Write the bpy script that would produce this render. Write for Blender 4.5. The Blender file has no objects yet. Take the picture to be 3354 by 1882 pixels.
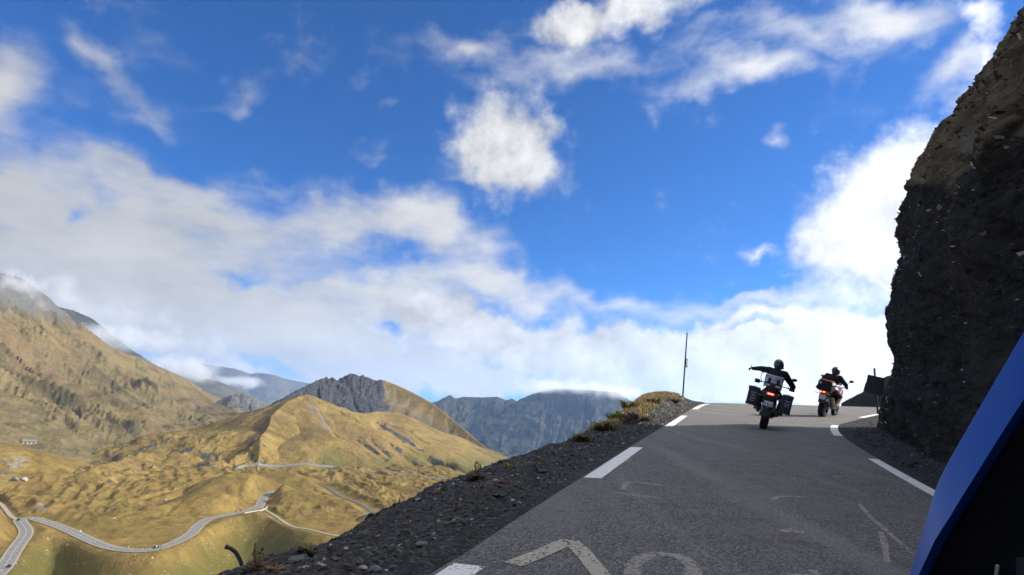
import bpy, bmesh, math, random
import numpy as np
from mathutils import Vector, Matrix, Euler

rng = np.random.default_rng(7)
random.seed(7)
R = math.radians
SC = bpy.context.scene
COL = SC.collection

# ------------------------------------------------------------------ camera
PW, PH, PF = 3354.0, 1882.0, 1929.0          # photograph size and focal length in its pixels
CAM_H = 1.05
PITCH, ROLL = R(11.4), R(2.5)
fwd = np.array([0, math.cos(PITCH), math.sin(PITCH)])
_r0 = np.array([1.0, 0, 0]); _u0 = np.array([0, -math.sin(PITCH), math.cos(PITCH)])
cright = math.cos(ROLL) * _r0 + math.sin(ROLL) * _u0
cup = -math.sin(ROLL) * _r0 + math.cos(ROLL) * _u0
CAM = np.array([0, 0, CAM_H])
cd = bpy.data.cameras.new('camera'); cam = bpy.data.objects.new('camera', cd); COL.objects.link(cam)
m = Matrix.Identity(4)
for i in range(3):
    m[i][0] = cright[i]; m[i][1] = cup[i]; m[i][2] = -fwd[i]; m[i][3] = CAM[i]
cam.matrix_world = m
cd.sensor_width = 36.0; cd.lens = 36.0 * PF / PW
cd.clip_start = 0.02; cd.clip_end = 90000
SC.camera = cam

def ray(x, y):
    d = fwd + (x - PW / 2) / PF * cright - (y - PH / 2) / PF * cup
    return d / np.linalg.norm(d)
def at(x, y, D):                               # point on a sight line at horizontal distance D
    d = ray(x, y); return CAM + d * (D / math.hypot(d[0], d[1]))
def at_z(x, y, z):                             # point on a sight line at height z
    d = ray(x, y); return CAM + d * ((z - CAM_H) / d[2])
def azel(x, y):
    d = ray(x, y); return math.atan2(d[0], d[1]), math.asin(d[2])

# ------------------------------------------------------------------ light
SUN_AZ, SUN_EL = R(81.5), R(28)
SKY_STRENGTH = 0.10
EXPOSURE = 1.0
SC.view_settings.view_transform = 'Standard'
SC.view_settings.look = 'None'
SC.view_settings.exposure = EXPOSURE
SC.view_settings.gamma = 1.0
SC.view_settings.use_curve_mapping = False
SC.render.engine = 'CYCLES'
SC.cycles.use_denoising = True
SC.cycles.max_bounces = 6
SC.cycles.volume_bounces = 2
SC.cycles.use_adaptive_sampling = True
SC.cycles.adaptive_threshold = 0.02

sl = bpy.data.lights.new('sun', 'SUN'); sl.energy = 4.3; sl.angle = R(0.53); sl.color = (1.0, 0.945, 0.86)
so = bpy.data.objects.new('sun', sl); COL.objects.link(so)
sdir = Vector((math.sin(SUN_AZ) * math.cos(SUN_EL), math.cos(SUN_AZ) * math.cos(SUN_EL), math.sin(SUN_EL)))
so.rotation_euler = sdir.to_track_quat('Z', 'Y').to_euler()

# ---- node helper
class NT:
    def __init__(s, tree): s.t = tree; s.n = tree.nodes; s.l = tree.links
    def new(s, typ, **kw):
        n = s.n.new(typ)
        for k, v in kw.items():
            if k.startswith('i_'):
                key = k[2:]; key = int(key) if key.isdigit() else key.replace('_', ' ')
                s.set(n.inputs[key], v)
            else: setattr(n, k, v)
        return n
    def set(s, sock, v):
        if isinstance(v, bpy.types.NodeSocket): s.l.new(v, sock)
        else: sock.default_value = v
    def math(s, op, a, b=None, c=None, clamp=False):
        n = s.n.new('ShaderNodeMath'); n.operation = op; n.use_clamp = clamp
        for i, v in enumerate((a, b, c)):
            if v is not None: s.set(n.inputs[i], v)
        return n.outputs[0]
    def vmath(s, op, a, b=None, scale=None):
        n = s.n.new('ShaderNodeVectorMath'); n.operation = op
        s.set(n.inputs[0], a)
        if b is not None: s.set(n.inputs[1], b)
        if scale is not None: s.set(n.inputs['Scale'], scale)
        return n.outputs[0]
    def dot(s, a, b):
        n = s.n.new('ShaderNodeVectorMath'); n.operation = 'DOT_PRODUCT'; s.set(n.inputs[0], a); s.set(n.inputs[1], b); return n.outputs['Value']
    def smooth(s, v, lo, hi, a=0.0, b=1.0):
        n = s.n.new('ShaderNodeMapRange'); n.interpolation_type = 'SMOOTHSTEP'
        for k, x in (('Value', v), ('From Min', lo), ('From Max', hi), ('To Min', a), ('To Max', b)): s.set(n.inputs[k], x)
        return n.outputs[0]
    def lin(s, v, lo, hi, a=0.0, b=1.0):
        n = s.n.new('ShaderNodeMapRange')
        for k, x in (('Value', v), ('From Min', lo), ('From Max', hi), ('To Min', a), ('To Max', b)): s.set(n.inputs[k], x)
        return n.outputs[0]
    def mix(s, f, a, b, blend='MIX'):
        n = s.n.new('ShaderNodeMix'); n.data_type = 'RGBA'; n.blend_type = blend
        s.set(n.inputs[0], f)
        for i, v in ((6, a), (7, b)):
            if isinstance(v, tuple) and len(v) == 3: v = (*v, 1)
            s.set(n.inputs[i], v)
        return n.outputs[2]
    def noise(s, vec, scale, detail=4, rough=0.55, dist=0.0, typ='FBM', out='Fac', lac=2.0):
        n = s.n.new('ShaderNodeTexNoise'); n.noise_type = typ; n.normalize = True
        if vec is not None: s.l.new(vec, n.inputs['Vector'])
        n.inputs['Scale'].default_value = scale; n.inputs['Detail'].default_value = detail
        n.inputs['Roughness'].default_value = rough; n.inputs['Distortion'].default_value = dist
        n.inputs['Lacunarity'].default_value = lac
        return n.outputs[out]
    def mapping(s, vec, loc=(0, 0, 0), rot=(0, 0, 0), scale=(1, 1, 1), typ='POINT'):
        n = s.n.new('ShaderNodeMapping'); n.vector_type = typ
        s.l.new(vec, n.inputs[0])
        n.inputs[1].default_value = loc; n.inputs[2].default_value = rot; n.inputs[3].default_value = scale
        return n.outputs[0]

# ------------------------------------------------------------------ sky
world = bpy.data.worlds.new('World'); SC.world = world; world.use_nodes = True
def build_sky():
    k = NT(world.node_tree); k.n.clear()
    sky = k.new('ShaderNodeTexSky', sky_type='NISHITA', sun_disc=False)
    sky.sun_elevation = SUN_EL; sky.sun_rotation = SUN_AZ
    sky.altitude = 2600; sky.air_density = 1.0; sky.dust_density = 0.3; sky.ozone_density = 3.0
    tc = k.new('ShaderNodeTexCoord').outputs['Generated']
    d = k.vmath('NORMALIZE', tc)
    sp = k.new('ShaderNodeSeparateXYZ', i_0=d)
    az = k.math('ARCTAN2', sp.outputs[0], sp.outputs[1])
    el = k.math('ARCSINE', sp.outputs[2])
    P = k.new('ShaderNodeCombineXYZ', i_0=az, i_1=el, i_2=1.0).outputs[0]
    # turbulence pushes the outlines about
    w1 = k.vmath('SUBTRACT', k.noise(d, 5.0, 3, 0.55, out='Color'), (0.5, 0.5, 0.5))
    w2 = k.vmath('SUBTRACT', k.noise(d, 22.0, 3, 0.6, out='Color'), (0.5, 0.5, 0.5))
    Pw = k.vmath('ADD', P, k.vmath('MULTIPLY', w1, (0.16, 0.16, 0.0)))
    Pw = k.vmath('ADD', Pw, k.vmath('MULTIPLY', w2, (0.05, 0.05, 0.0)))
    frames = {}
    for q in (-45, -30, -20, -10, 0, 10, 20, 30, 45, 65):             # the coordinates turned by a few angles, shared by the ellipses
        c, sn = math.cos(R(-q)), math.sin(R(-q))
        frames[q] = k.new('ShaderNodeCombineXYZ', i_0=k.dot(Pw, (c, sn, 0)), i_1=k.dot(Pw, (-sn, c, 0))).outputs[0] if q else Pw
    def total(lst):
        """sum of soft ellipses; centres and sizes given at photo scale 2576"""
        o = 0.0
        for x, y, rx, ry, rot, wt in lst:
            qx = PW / 2576
            a0, e0 = azel(x * qx, y * qx)
            ax, ex = azel((x + 20) * qx, y * qx); ay, ey = azel(x * qx, (y + 20) * qx)
            la = math.hypot(ax - a0, ex - e0) / 20 * rx; lb = math.hypot(ay - a0, ey - e0) / 20 * ry
            a1, e1 = azel((x + 20 * math.cos(R(rot))) * qx, (y + 20 * math.sin(R(rot))) * qx); th = -math.degrees(math.atan2(e1 - e0, a1 - a0))
            q = min(frames, key=lambda f: abs(f - th)); c, sn = math.cos(R(-q)), math.sin(R(-q))
            cx, cy = c * a0 + sn * e0, -sn * a0 + c * e0
            n = k.n.new('ShaderNodeVectorMath'); n.operation = 'MULTIPLY_ADD'
            k.set(n.inputs[0], frames[q]); n.inputs[1].default_value = (1 / la, 1 / lb, 0); n.inputs[2].default_value = (-cx / la, -cy / lb, 0)
            ln = k.n.new('ShaderNodeVectorMath'); ln.operation = 'LENGTH'; k.l.new(n.outputs[0], ln.inputs[0])
            g = k.math('SUBTRACT', 1.0, ln.outputs['Value'], clamp=True)
            o = k.math('MULTIPLY_ADD', g, wt, o)
        return o
    soft = total(SOFT_CLOUDS); puff = total(PUFF_CLOUDS); hole = total(HOLES)
    # the rest of the sky, outside the view, carries added clouds, thicker and brighter for more fill light
    out_az = k.smooth(k.math('ABSOLUTE', az), 0.80, 1.15)
    out_el = k.smooth(el, 0.68, 0.95)
    outside = k.math('MAXIMUM', out_az, out_el)
    pl = k.vmath('DIVIDE', d, k.new('ShaderNodeCombineXYZ', i_0=k.math('ADD', k.math('MAXIMUM', sp.outputs[2], 0.0), 0.25), i_1=k.math('ADD', k.math('MAXIMUM', sp.outputs[2], 0.0), 0.25), i_2=1.0).outputs[0])
    rest = k.math('MULTIPLY', outside, k.smooth(k.noise(pl, 0.9, 2, 0.55), 0.36, 0.56, 0.1, 1.1))
    low = k.math('MULTIPLY', outside, k.smooth(el, 0.25, 0.02, 0.0, 0.8))
    puff = k.math('ADD', puff, k.math('ADD', rest, low))
    ps = k.new('ShaderNodeCombineXYZ', i_0=az, i_1=k.math('MULTIPLY', el, 2.5)).outputs[0]
    n_soft = k.noise(ps, 7.0, 6, 0.56)
    n_puff = k.noise(d, 16.0, 7, 0.62)
    big = k.noise(d, 4.5, 3, 0.5)
    soft = k.math('SUBTRACT', soft, hole); 
    cs = k.math('ADD', soft, k.math('MULTIPLY', k.math('SUBTRACT', n_soft, 0.5), 1.15))
    cs = k.math('ADD', cs, k.math('MULTIPLY', k.math('SUBTRACT', n_puff, 0.5), 0.35))
    cs = k.smooth(cs, 0.14, 1.28)
    puff = k.math('SUBTRACT', puff, hole)
    cpu = k.math('ADD', puff, k.math('MULTIPLY', k.math('SUBTRACT', n_puff, 0.5), 1.25))
    cpu = k.math('ADD', cpu, k.math('MULTIPLY', k.math('SUBTRACT', big, 0.5), 0.5))
    cp = k.smooth(cpu, 0.10, 0.98)
    # self shading of the clouds: density a little nearer the sun
    d2 = k.vmath('ADD', d, (0.022, 0.0, 0.030))
    n2 = k.noise(d2, 16.0, 4, 0.62)
    relief = k.math('SUBTRACT', n_puff, n2)
    near_sun = k.smooth(az, -0.75, 0.62)
    hs = k.smooth(el, 0.0, 0.45)
    b_soft = k.math('ADD', k.lin(near_sun, 0, 1, 5.7, 9.0), k.math('MULTIPLY', k.math('SUBTRACT', n_soft, 0.5), 5.0))
    b_puff = k.math('ADD', k.math('ADD', k.lin(near_sun, 0, 1, 6.3, 8.2), k.math('ADD', k.smooth(az, 0.10, 0.55, 0.0, 2.4), k.smooth(az, 0.50, 1.15, 0.0, 12.0))), k.math('MULTIPLY', relief, 8.0))  # clouds beyond the right of the view brightened to lift the fill light
    b_puff = k.math('SUBTRACT', b_puff, k.math('MULTIPLY', k.smooth(big, 0.45, 0.75), 1.0))
    b_puff = k.math('ADD', k.math('MAXIMUM', b_puff, 5.6), k.smooth(el, 0.22, 0.02, 0.0, 1.6))
    b_soft = k.math('ADD', b_soft, k.smooth(el, 0.22, 0.02, 0.0, 1.2))
    def grey(v, tint):
        c = k.new('ShaderNodeCombineColor', i_0=k.math('MULTIPLY', v, tint[0]), i_1=k.math('MULTIPLY', v, tint[1]), i_2=k.math('MULTIPLY', v, tint[2]))
        return c.outputs[0]
    base = k.mix(1.0, sky.outputs[0], SKY_TINT, 'MULTIPLY')
    col = k.mix(cs, base, grey(b_soft, (0.50, 0.498, 0.500)))
    col = k.mix(cp, col, grey(b_puff, (0.50, 0.497, 0.494)))
    bg = k.new('ShaderNodeBackground', i_0=col, i_1=SKY_STRENGTH)
    k.l.new(bg.outputs[0], k.new('ShaderNodeOutputWorld').inputs[0])
SKY_TINT = (0.20, 0.50, 0.86)
# x, y, half width, half height, rotation, weight   (photo scale 2576 x 1445)
SOFT_CLOUDS = [
    (10, 250, 170, 190, 25, 1.0), (280, 190, 230, 55, 40, 0.55), (640, 230, 150, 40, -15, 0.5), (780, 150, 110, 45, -10, 0.45), (330, 30, 160, 60, 10, 0.35),
    (330, 430, 300, 75, 10, 0.75), (640, 440, 200, 60, 10, 0.6), (60, 470, 200, 110, 10, 0.9), (520, 560, 620, 120, 10, 1.35), (980, 560, 320, 105, 10, 1.05), (1130, 600, 260, 110, 25, 0.8), (100, 640, 460, 170, 10, 1.3), (860, 720, 560, 90, 10, 1.0), (420, 760, 420, 110, 10, 1.0), (1250, 700, 300, 70, 10, 0.6),
    (1200, 110, 150, 80, 25, 0.8), (1480, 170, 300, 70, -15, 0.6), (950, 250, 60, 35, -30, 0.4), (930, 385, 90, 35, -30, 0.55), (1150, 470, 220, 50, 10, 0.4),
    (1900, 205, 260, 60, 0, 0.75), (1690, 280, 60, 40, 60, 0.5), (2050, 90, 230, 80, 0, 0.6), (2230, 30, 260, 80, 10, 1.0), (1960, 365, 60, 45, 40, 0.6), (2400, 170, 170, 80, -30, 0.9), (1800, 50, 250, 50, 0, 0.4),
    (1000, 800, 520, 100, 0, 0.6), (1080, 955, 360, 80, 0, 0.8), (280, 260, 480, 230, 0, 0.34), (1380, 150, 700, 190, 0, 0.30), (2020, 150, 520, 190, 0, 0.36), (1120, 985, 360, 70, 0, 1.1), (300, 700, 500, 140, 0, 0.6), (1000, 930, 560, 90, 0, 1.0), (700, 980, 300, 60, 0, 0.7), (250, 620, 420, 150, 10, 0.5), (560, 780, 480, 120, 10, 0.9), (760, 830, 420, 90, 10, 0.8), (300, 880, 300, 90, 25, 0.7), (1500, 740, 700, 60, 0, 0.75), (1950, 770, 420, 60, 0, 0.85), (2050, 660, 180, 40, 0, 0.5), (900, 900, 500, 80, 10, 0.9), (600, 950, 420, 80, 25, 0.8),
]
PUFF_CLOUDS = [
    (1270, 350, 210, 160, 0, 1.15), (1270, 450, 200, 110, 0, 0.85), (1420, 400, 90, 140, 0, 0.6), (1580, 10, 330, 80, -15, 1.0), (1440, 90, 90, 110, 25, 0.8),
    (2190, 560, 260, 230, 25, 1.6), (2310, 430, 230, 190, 25, 1.1), (2100, 680, 190, 110, 0, 0.9), (2480, 150, 90, 160, 25, 0.7), (2480, 20, 160, 70, 10, 0.9),
    (1900, 655, 80, 30, 0, 0.6), (1400, 850, 700, 100, 0, 1.25), (1900, 890, 700, 120, 0, 1.5), (1150, 830, 520, 80, 10, 0.9), (2150, 830, 300, 100, 0, 0.9), (1700, 970, 800, 80, 0, 1.3),
    (480, 870, 420, 80, 25, 0.9), (560, 930, 260, 60, 25, 0.8), (200, 760, 320, 120, 25, 0.8), (2400, 980, 600, 160, 0, 1.2),
]
HOLES = [(590, 690, 110, 30, 10, 0.6), (950, 812, 70, 22, 8, 0.5), (1870, 722, 120, 26, 0, 0.7), (180, 530, 60, 40, 10, 0.8), (1900, 838, 220, 24, 0, 1.0), (560, 385, 300, 40, 10, 0.4)]
build_sky()
world.cycles.sampling_method = 'MANUAL'; world.cycles.sample_map_resolution = 256

# ------------------------------------------------------------------ numpy noise
_perm = np.random.default_rng(3).permutation(4096).astype(np.int32)
_ga = np.random.default_rng(4).random(4096) * 2 * math.pi
_gc = np.cos(_ga).astype(np.float32); _gs = np.sin(_ga).astype(np.float32)
def pn(x, y, seed=0):
    """gradient noise, two dimensions"""
    fx0 = np.floor(x); fy0 = np.floor(y)
    fx = (x - fx0).astype(np.float32); fy = (y - fy0).astype(np.float32)
    ix = fx0.astype(np.int32) + seed * 131; iy = fy0.astype(np.int32) + seed * 57
    ux = fx * fx * fx * (fx * (fx * 6 - 15) + 10); uy = fy * fy * fy * (fy * (fy * 6 - 15) + 10)
    p0 = _perm[ix & 4095]; p1 = _perm[(ix + 1) & 4095]
    def g(pp, ax, ay):
        h = _perm[(pp + iy + ay) & 4095]
        return _gc[h] * (fx - ax) + _gs[h] * (fy - ay)
    a = g(p0, 0, 0); b = g(p1, 1, 0); c = g(p0, 0, 1); d = g(p1, 1, 1)
    a += (b - a) * ux; c += (d - c) * ux
    return (a + (c - a) * uy) * 1.42
def fbm(x, y, octv=5, gain=0.5, lac=2.03, seed=0):
    o = np.zeros_like(x, dtype=float); a = 1.0; s = 0
    for i in range(octv):
        o += a * pn(x, y, seed + i * 17); s += a; a *= gain; x = x * lac + 3.1; y = y * lac - 1.7
    return o / s
def ridged(x, y, octv=4, gain=0.5, seed=0):
    o = np.zeros_like(x, dtype=float); a = 1.0; s = 0
    for i in range(octv):
        o += a * (1 - 2 * np.abs(pn(x, y, seed + i * 17))); s += a; a *= gain; x = x * 2.03 + 3.1; y = y * 2.03 - 1.7
    return o / s
def sstep(a, b, x):
    t = np.clip((x - a) / (b - a), 0, 1); return t * t * (3 - 2 * t)

# ------------------------------------------------------------------ mesh helpers
def link(name, me, mat=None, parent=None, loc=None):
    o = bpy.data.objects.new(name, me); COL.objects.link(o)
    if mat is not None and me is not None and not me.materials: me.materials.append(mat)
    if parent is not None: o.parent = parent
    if loc is not None: o.location = loc
    return o
def tag(o, label=None, cat=None, group=None, kind=None):
    if label: o['label'] = label
    if cat: o['category'] = cat
    if group: o['group'] = group
    if kind: o['kind'] = kind
    return o
def mesh_np(name, V, Fq, smooth=True, attrs=None):
    """V (n,3), Fq (m,3|4) index array"""
    me = bpy.data.meshes.new(name)
    V = np.asarray(V, dtype=np.float32); Fq = np.asarray(Fq, dtype=np.int32)
    nv, nf, k = len(V), len(Fq), Fq.shape[1]
    me.vertices.add(nv); me.vertices.foreach_set('co', V.ravel())
    me.loops.add(nf * k); me.loops.foreach_set('vertex_index', Fq.ravel())
    me.polygons.add(nf)
    me.polygons.foreach_set('loop_start', np.arange(0, nf * k, k, dtype=np.int32))
    me.polygons.foreach_set('loop_total', np.full(nf, k, dtype=np.int32))
    me.polygons.foreach_set('use_smooth', np.full(nf, smooth, dtype=bool))
    for an, av in (attrs or {}).items():
        a = me.attributes.new(an, 'FLOAT', 'POINT'); a.data.foreach_set('value', np.asarray(av, dtype=np.float32).ravel())
    me.update(calc_edges=True)
    return me
def grid_faces(nr, nc):
    i = np.arange(nr * nc).reshape(nr, nc)
    return np.stack([i[:-1, :-1], i[:-1, 1:], i[1:, 1:], i[1:, :-1]], -1).reshape(-1, 4)
def grid_mesh(name, X, Y, Z, attrs=None, smooth=True, flip=False):
    f = grid_faces(*X.shape)
    if flip: f = f[:, ::-1]
    return mesh_np(name, np.stack([X, Y, Z], -1).reshape(-1, 3), f, smooth, attrs)
def catmull(pts, step):
    """resample a polyline smoothly, about `step` apart"""
    P = np.asarray(pts, float); out = []
    Q = np.vstack([2 * P[0] - P[1], P, 2 * P[-1] - P[-2]])
    for i in range(1, len(Q) - 2):
        p0, p1, p2, p3 = Q[i - 1], Q[i], Q[i + 1], Q[i + 2]
        n = max(2, int(np.linalg.norm(p2 - p1) / step) + 1)
        t = np.linspace(0, 1, n, endpoint=False)[:, None]
        out.append(0.5 * (2 * p1 + (p2 - p0) * t + (2 * p0 - 5 * p1 + 4 * p2 - p3) * t ** 2 + (3 * p1 - p0 - 3 * p2 + p3) * t ** 3))
    out.append(P[-1:]); return np.vstack(out)
def poly_dist(X, Y, line):
    """distance from grid points to a 3-D polyline seen from above: (d, z at nearest, arc length, side)"""
    best = np.full(X.shape, 1e12); zc = np.zeros(X.shape); tt = np.zeros(X.shape); sd = np.zeros(X.shape)
    acc = 0.0
    for a, b in zip(line[:-1], line[1:]):
        ex, ey = b[0] - a[0], b[1] - a[1]; L2 = ex * ex + ey * ey; L = math.sqrt(L2)
        t = np.clip(((X - a[0]) * ex + (Y - a[1]) * ey) / L2, 0, 1)
        dx = X - a[0] - t * ex; dy = Y - a[1] - t * ey; d = dx * dx + dy * dy
        m = d < best
        best = np.where(m, d, best); zc = np.where(m, a[2] + t * (b[2] - a[2]), zc); tt = np.where(m, acc + t * L, tt)
        sd = np.where(m, np.clip((ex * dy - ey * dx) / (L * (np.sqrt(d) + 2.0)), -1, 1), sd)
        acc += L
    return np.sqrt(best), zc, tt, sd

# ------------------------------------------------------------------ materials
def mat_new(name):
    mt = bpy.data.materials.new(name); mt.use_nodes = True
    k = NT(mt.node_tree); k.n.clear()
    bs = k.new('ShaderNodeBsdfPrincipled'); k.l.new(bs.outputs[0], k.new('ShaderNodeOutputMaterial').inputs[0])
    bs.inputs['Roughness'].default_value = 0.9
    bs.inputs['Specular IOR Level'].default_value = 0.25
    return mt, k, bs
def simple(name, col, rough=0.6, metal=0.0, spec=0.5, var=0.12, scale=30.0, emit=None, bump=0.0, coat=0.0):
    mt, k, bs = mat_new(name)
    ob = k.new('ShaderNodeTexCoord').outputs['Object']
    n = k.noise(ob, scale, 4, 0.6)
    c = k.mix(n, tuple(x * (1 - var) for x in col), tuple(min(1, x * (1 + var)) for x in col))
    k.l.new(c, bs.inputs['Base Color'])
    k.l.new(k.lin(n, 0.3, 0.7, rough * 0.88, min(1, rough * 1.12)), bs.inputs['Roughness'])
    bs.inputs['Metallic'].default_value = metal; bs.inputs['Specular IOR Level'].default_value = spec
    bs.inputs['Coat Weight'].default_value = coat
    if emit: bs.inputs['Emission Color'].default_value = (*emit[0], 1); bs.inputs['Emission Strength'].default_value = emit[1]
    if bump:
        b = k.new('ShaderNodeBump', i_Strength=0.6, i_Distance=bump, i_Height=n); k.l.new(b.outputs[0], bs.inputs['Normal'])
    return mt
def attr(k, name): return k.new('ShaderNodeAttribute', attribute_name=name).outputs['Fac']

def alpine(name, unit, grass=((0.235, 0.155, 0.050), (0.165, 0.115, 0.040)), green=(0.105, 0.100, 0.030), scree=(0.19, 0.175, 0.16), rock=(0.10, 0.10, 0.105), rust=(0.17, 0.105, 0.055), bump=1.0, rocky_slope=(0.62, 0.45)):
    """dry alpine grass, scree and bare rock; `unit` is the size in metres of the broad patches"""
    mt, k, bs = mat_new(name)
    ob = k.new('ShaderNodeTexCoord').outputs['Object']
    nb = k.noise(ob, 1.0 / unit, 6, 0.6, 0.6); nm = k.noise(ob, 6.0 / unit, 7, 0.65); nf = k.noise(ob, 34.0 / unit, 5, 0.7)
    g = k.mix(k.smooth(nm, 0.36, 0.62), grass[1], grass[0])
    g = k.mix(k.math('MULTIPLY', k.smooth(nb, 0.48, 0.66), 0.55), g, rust)
    g = k.mix(k.smooth(attr(k, 'tone'), 0.52, 0.95, 0.0, 0.75), g, tuple(x * 0.52 for x in grass[1]))
    g = k.mix(k.smooth(attr(k, 'tone'), 0.42, 0.10, 0.0, 0.6), g, tuple(min(1, x * 1.22) for x in grass[0]))
    gr = k.math('ADD', attr(k, 'green'), k.math('MULTIPLY', k.math('SUBTRACT', nm, 0.5), 1.1))
    g = k.mix(k.smooth(gr, 0.25, 0.75), g, green)
    g = k.mix(k.smooth(nf, 0.46, 0.70, 0.0, 0.62), g, tuple(x * 0.5 for x in grass[1]))
    nff = k.noise(ob, 150.0 / unit, 4, 0.7)
    g = k.mix(k.smooth(nff, 0.45, 0.72, 0.0, 0.5), g, tuple(x * 0.45 for x in grass[1]))
    g = k.mix(k.smooth(nff, 0.42, 0.25, 0.0, 0.35), g, tuple(min(1, x * 1.3) for x in grass[0]))
    sc = k.mix(nf, tuple(x * 0.72 for x in scree), tuple(x * 1.2 for x in scree))
    c = k.mix(k.smooth(k.math('ADD', attr(k, 'scree'), k.math('MULTIPLY', k.math('SUBTRACT', nm, 0.5), 1.3)), 0.25, 1.0), g, sc)
    strat = k.noise(k.mapping(ob, rot=(0.35, 0.5, 0.3), scale=(1.0, 1.0, 5.0)), 14.0 / unit, 6, 0.68)
    rk = k.mix(k.smooth(strat, 0.30, 0.70), tuple(x * 0.45 for x in rock), tuple(x * 1.75 for x in rock))
    nz = k.new('ShaderNodeSeparateXYZ', i_0=k.new('ShaderNodeNewGeometry').outputs['Normal']).outputs[2]
    steep = k.smooth(nz, rocky_slope[0], rocky_slope[1], 0.0, 0.9)
    rf = k.math('ADD', k.math('MAXIMUM', attr(k, 'rock'), steep), k.math('MULTIPLY', k.math('SUBTRACT', nm, 0.5), 1.2))
    c = k.mix(k.smooth(rf, 0.35, 0.7), c, rk)
    k.l.new(c, bs.inputs['Base Color'])
    hgt = k.math('ADD', k.math('MULTIPLY', nm, 0.6), k.math('MULTIPLY', nf, 0.4))
    hgt = k.math('ADD', hgt, k.math('MULTIPLY', k.math('MULTIPLY', strat, attr(k, 'rock')), 1.0))
    b = k.new('ShaderNodeBump', i_Strength=0.9, i_Distance=unit * 0.035 * bump, i_Height=hgt); k.l.new(b.outputs[0], bs.inputs['Normal'])
    bs.inputs['Specular IOR Level'].default_value = 0.1
    return mt

# ------------------------------------------------------------------ distant mountains
def polar(az0, az1, na, radii):
    a = np.radians(np.linspace(az0, az1, na))[None, :]; r = np.asarray(radii)[:, None]
    return r * np.sin(a), r * np.cos(a)
def geo(a, b, n): return np.geomspace(a, b, n)
def ridge_px(pts):                               # list of (x, y, distance)
    return np.array([at(*p) for p in pts])

def build_mountain(name, label, mat, az, na, radii, ridges, floor, gully=(120, 22), rough=(200, 8), seed=1, crag=None, zones=None, side_gully=1.0):
    """ridges: (points, slope on left, slope on right, sharpness); heightfield = highest of the flanks"""
    X, Y = polar(az[0], az[1], na, radii)
    Z = np.full(X.shape, -1e9); T = np.zeros(X.shape); D = np.zeros(X.shape)
    wx = X + 0.35 * gully[0] * fbm(X / gully[0] / 1.3, Y / gully[0] / 1.3, 3, seed=seed + 5); wy = Y + 0.35 * gully[0] * fbm(X / gully[0] / 1.3 + 9, Y / gully[0] / 1.3, 3, seed=seed + 6)
    for line, sl_, sr_, cv in ridges:
        near = sstep(0, gully[0] * 0.6, poly_dist(X, Y, line)[0])
        mx = X + (wx - X) * near; my = Y + (wy - Y) * near; acc = 0.0
        for a, b in zip(line[:-1], line[1:]):
            ex, ey = b[0] - a[0], b[1] - a[1]; L2 = ex * ex + ey * ey; L = math.sqrt(L2)
            t = np.clip(((mx - a[0]) * ex + (my - a[1]) * ey) / L2, 0, 1)
            dx = mx - a[0] - t * ex; dy = my - a[1] - t * ey; d = np.hypot(dx, dy)
            sidew = np.clip((ex * dy - ey * dx) / (L * (d + 1.0)), -1, 1)
            s = sr_ + (sl_ - sr_) * (0.5 + 0.5 * sidew)
            z = a[2] + t * (b[2] - a[2]) - s * d * (1.0 / (1.0 + cv * d))
            m = z > Z
            Z = np.where(m, z, Z); T = np.where(m, acc + t * L, T); D = np.where(m, d, D); acc += L
    gl = ridged(T / gully[0] + 0.5 * fbm(X / 300, Y / 300, 3, seed=seed), D / (gully[0] * 7), 4, 0.55, seed + 2)
    am = gully[1] * sstep(0, gully[0] * 1.3, D)
    Z = Z + am * (gl - 0.35) * side_gully
    Z = Z + rough[1] * fbm(X / rough[0], Y / rough[0], 6, 0.55, seed=seed + 9) * sstep(0, rough[0] * 0.6, D)
    if crag is not None: Z = crag(X, Y, Z, T, D)
    Z = np.maximum(Z, floor)
    at_ = dict(rock=np.zeros(X.shape), scree=np.zeros(X.shape), green=np.zeros(X.shape))
    at_['rock'] += 0.42 * sstep(0.15, -0.35, gl) * sstep(0, gully[0], D)
    wob = 0.5 * fbm(X / 120, Y / 120, 3, seed=seed + 31)
    at_['tone'] = 0.5 + 0.95 * fbm(T / (gully[0] * 0.28) + wob, D / (gully[0] * 2.6), 4, 0.55, seed=seed + 30) + 0.5 * fbm(T / (gully[0] * 1.6) + wob, D / (gully[0] * 4), 3, seed=seed + 32)
    if zones is not None: zones(X, Y, Z, T, D, at_, gl)
    me = grid_mesh(name, X, Y, Z, at_, True)
    o = link(name, me, mat); tag(o, label, 'mountain', kind='structure')
    return o

def px_of(X, Y, Z):
    v = np.stack([X - CAM[0], Y - CAM[1], Z - CAM[2]], -1)
    f_ = v @ fwd; return PW / 2 + PF * (v @ cright) / f_, PH / 2 - PF * (v @ cup) / f_

M_left = alpine('dry_grass_slope', 200.0, grass=((0.165, 0.128, 0.058), (0.095, 0.079, 0.042)), scree=(0.105, 0.105, 0.10), bump=1.0)
M_mid = alpine('golden_grass_hill', 160.0, grass=((0.235, 0.165, 0.052), (0.155, 0.112, 0.040)), scree=(0.165, 0.145, 0.115), rock=(0.050, 0.050, 0.053))
M_rock = alpine('grey_limestone', 200.0, scree=(0.15, 0.14, 0.135), rock=(0.115, 0.11, 0.105))
M_dark = alpine('dark_rock_cloud_shade', 420.0, grass=((0.065, 0.058, 0.038), (0.042, 0.040, 0.032)), scree=(0.060, 0.060, 0.064), rock=(0.034, 0.035, 0.038), rust=(0.06, 0.05, 0.035))  # cloud shade on the right-hand range is put into this dark rock colour
M_far = alpine('far_range', 900.0, grass=((0.13, 0.11, 0.07), (0.09, 0.085, 0.06)), scree=(0.13, 0.12, 0.11), rock=(0.09, 0.09, 0.09))

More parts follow.
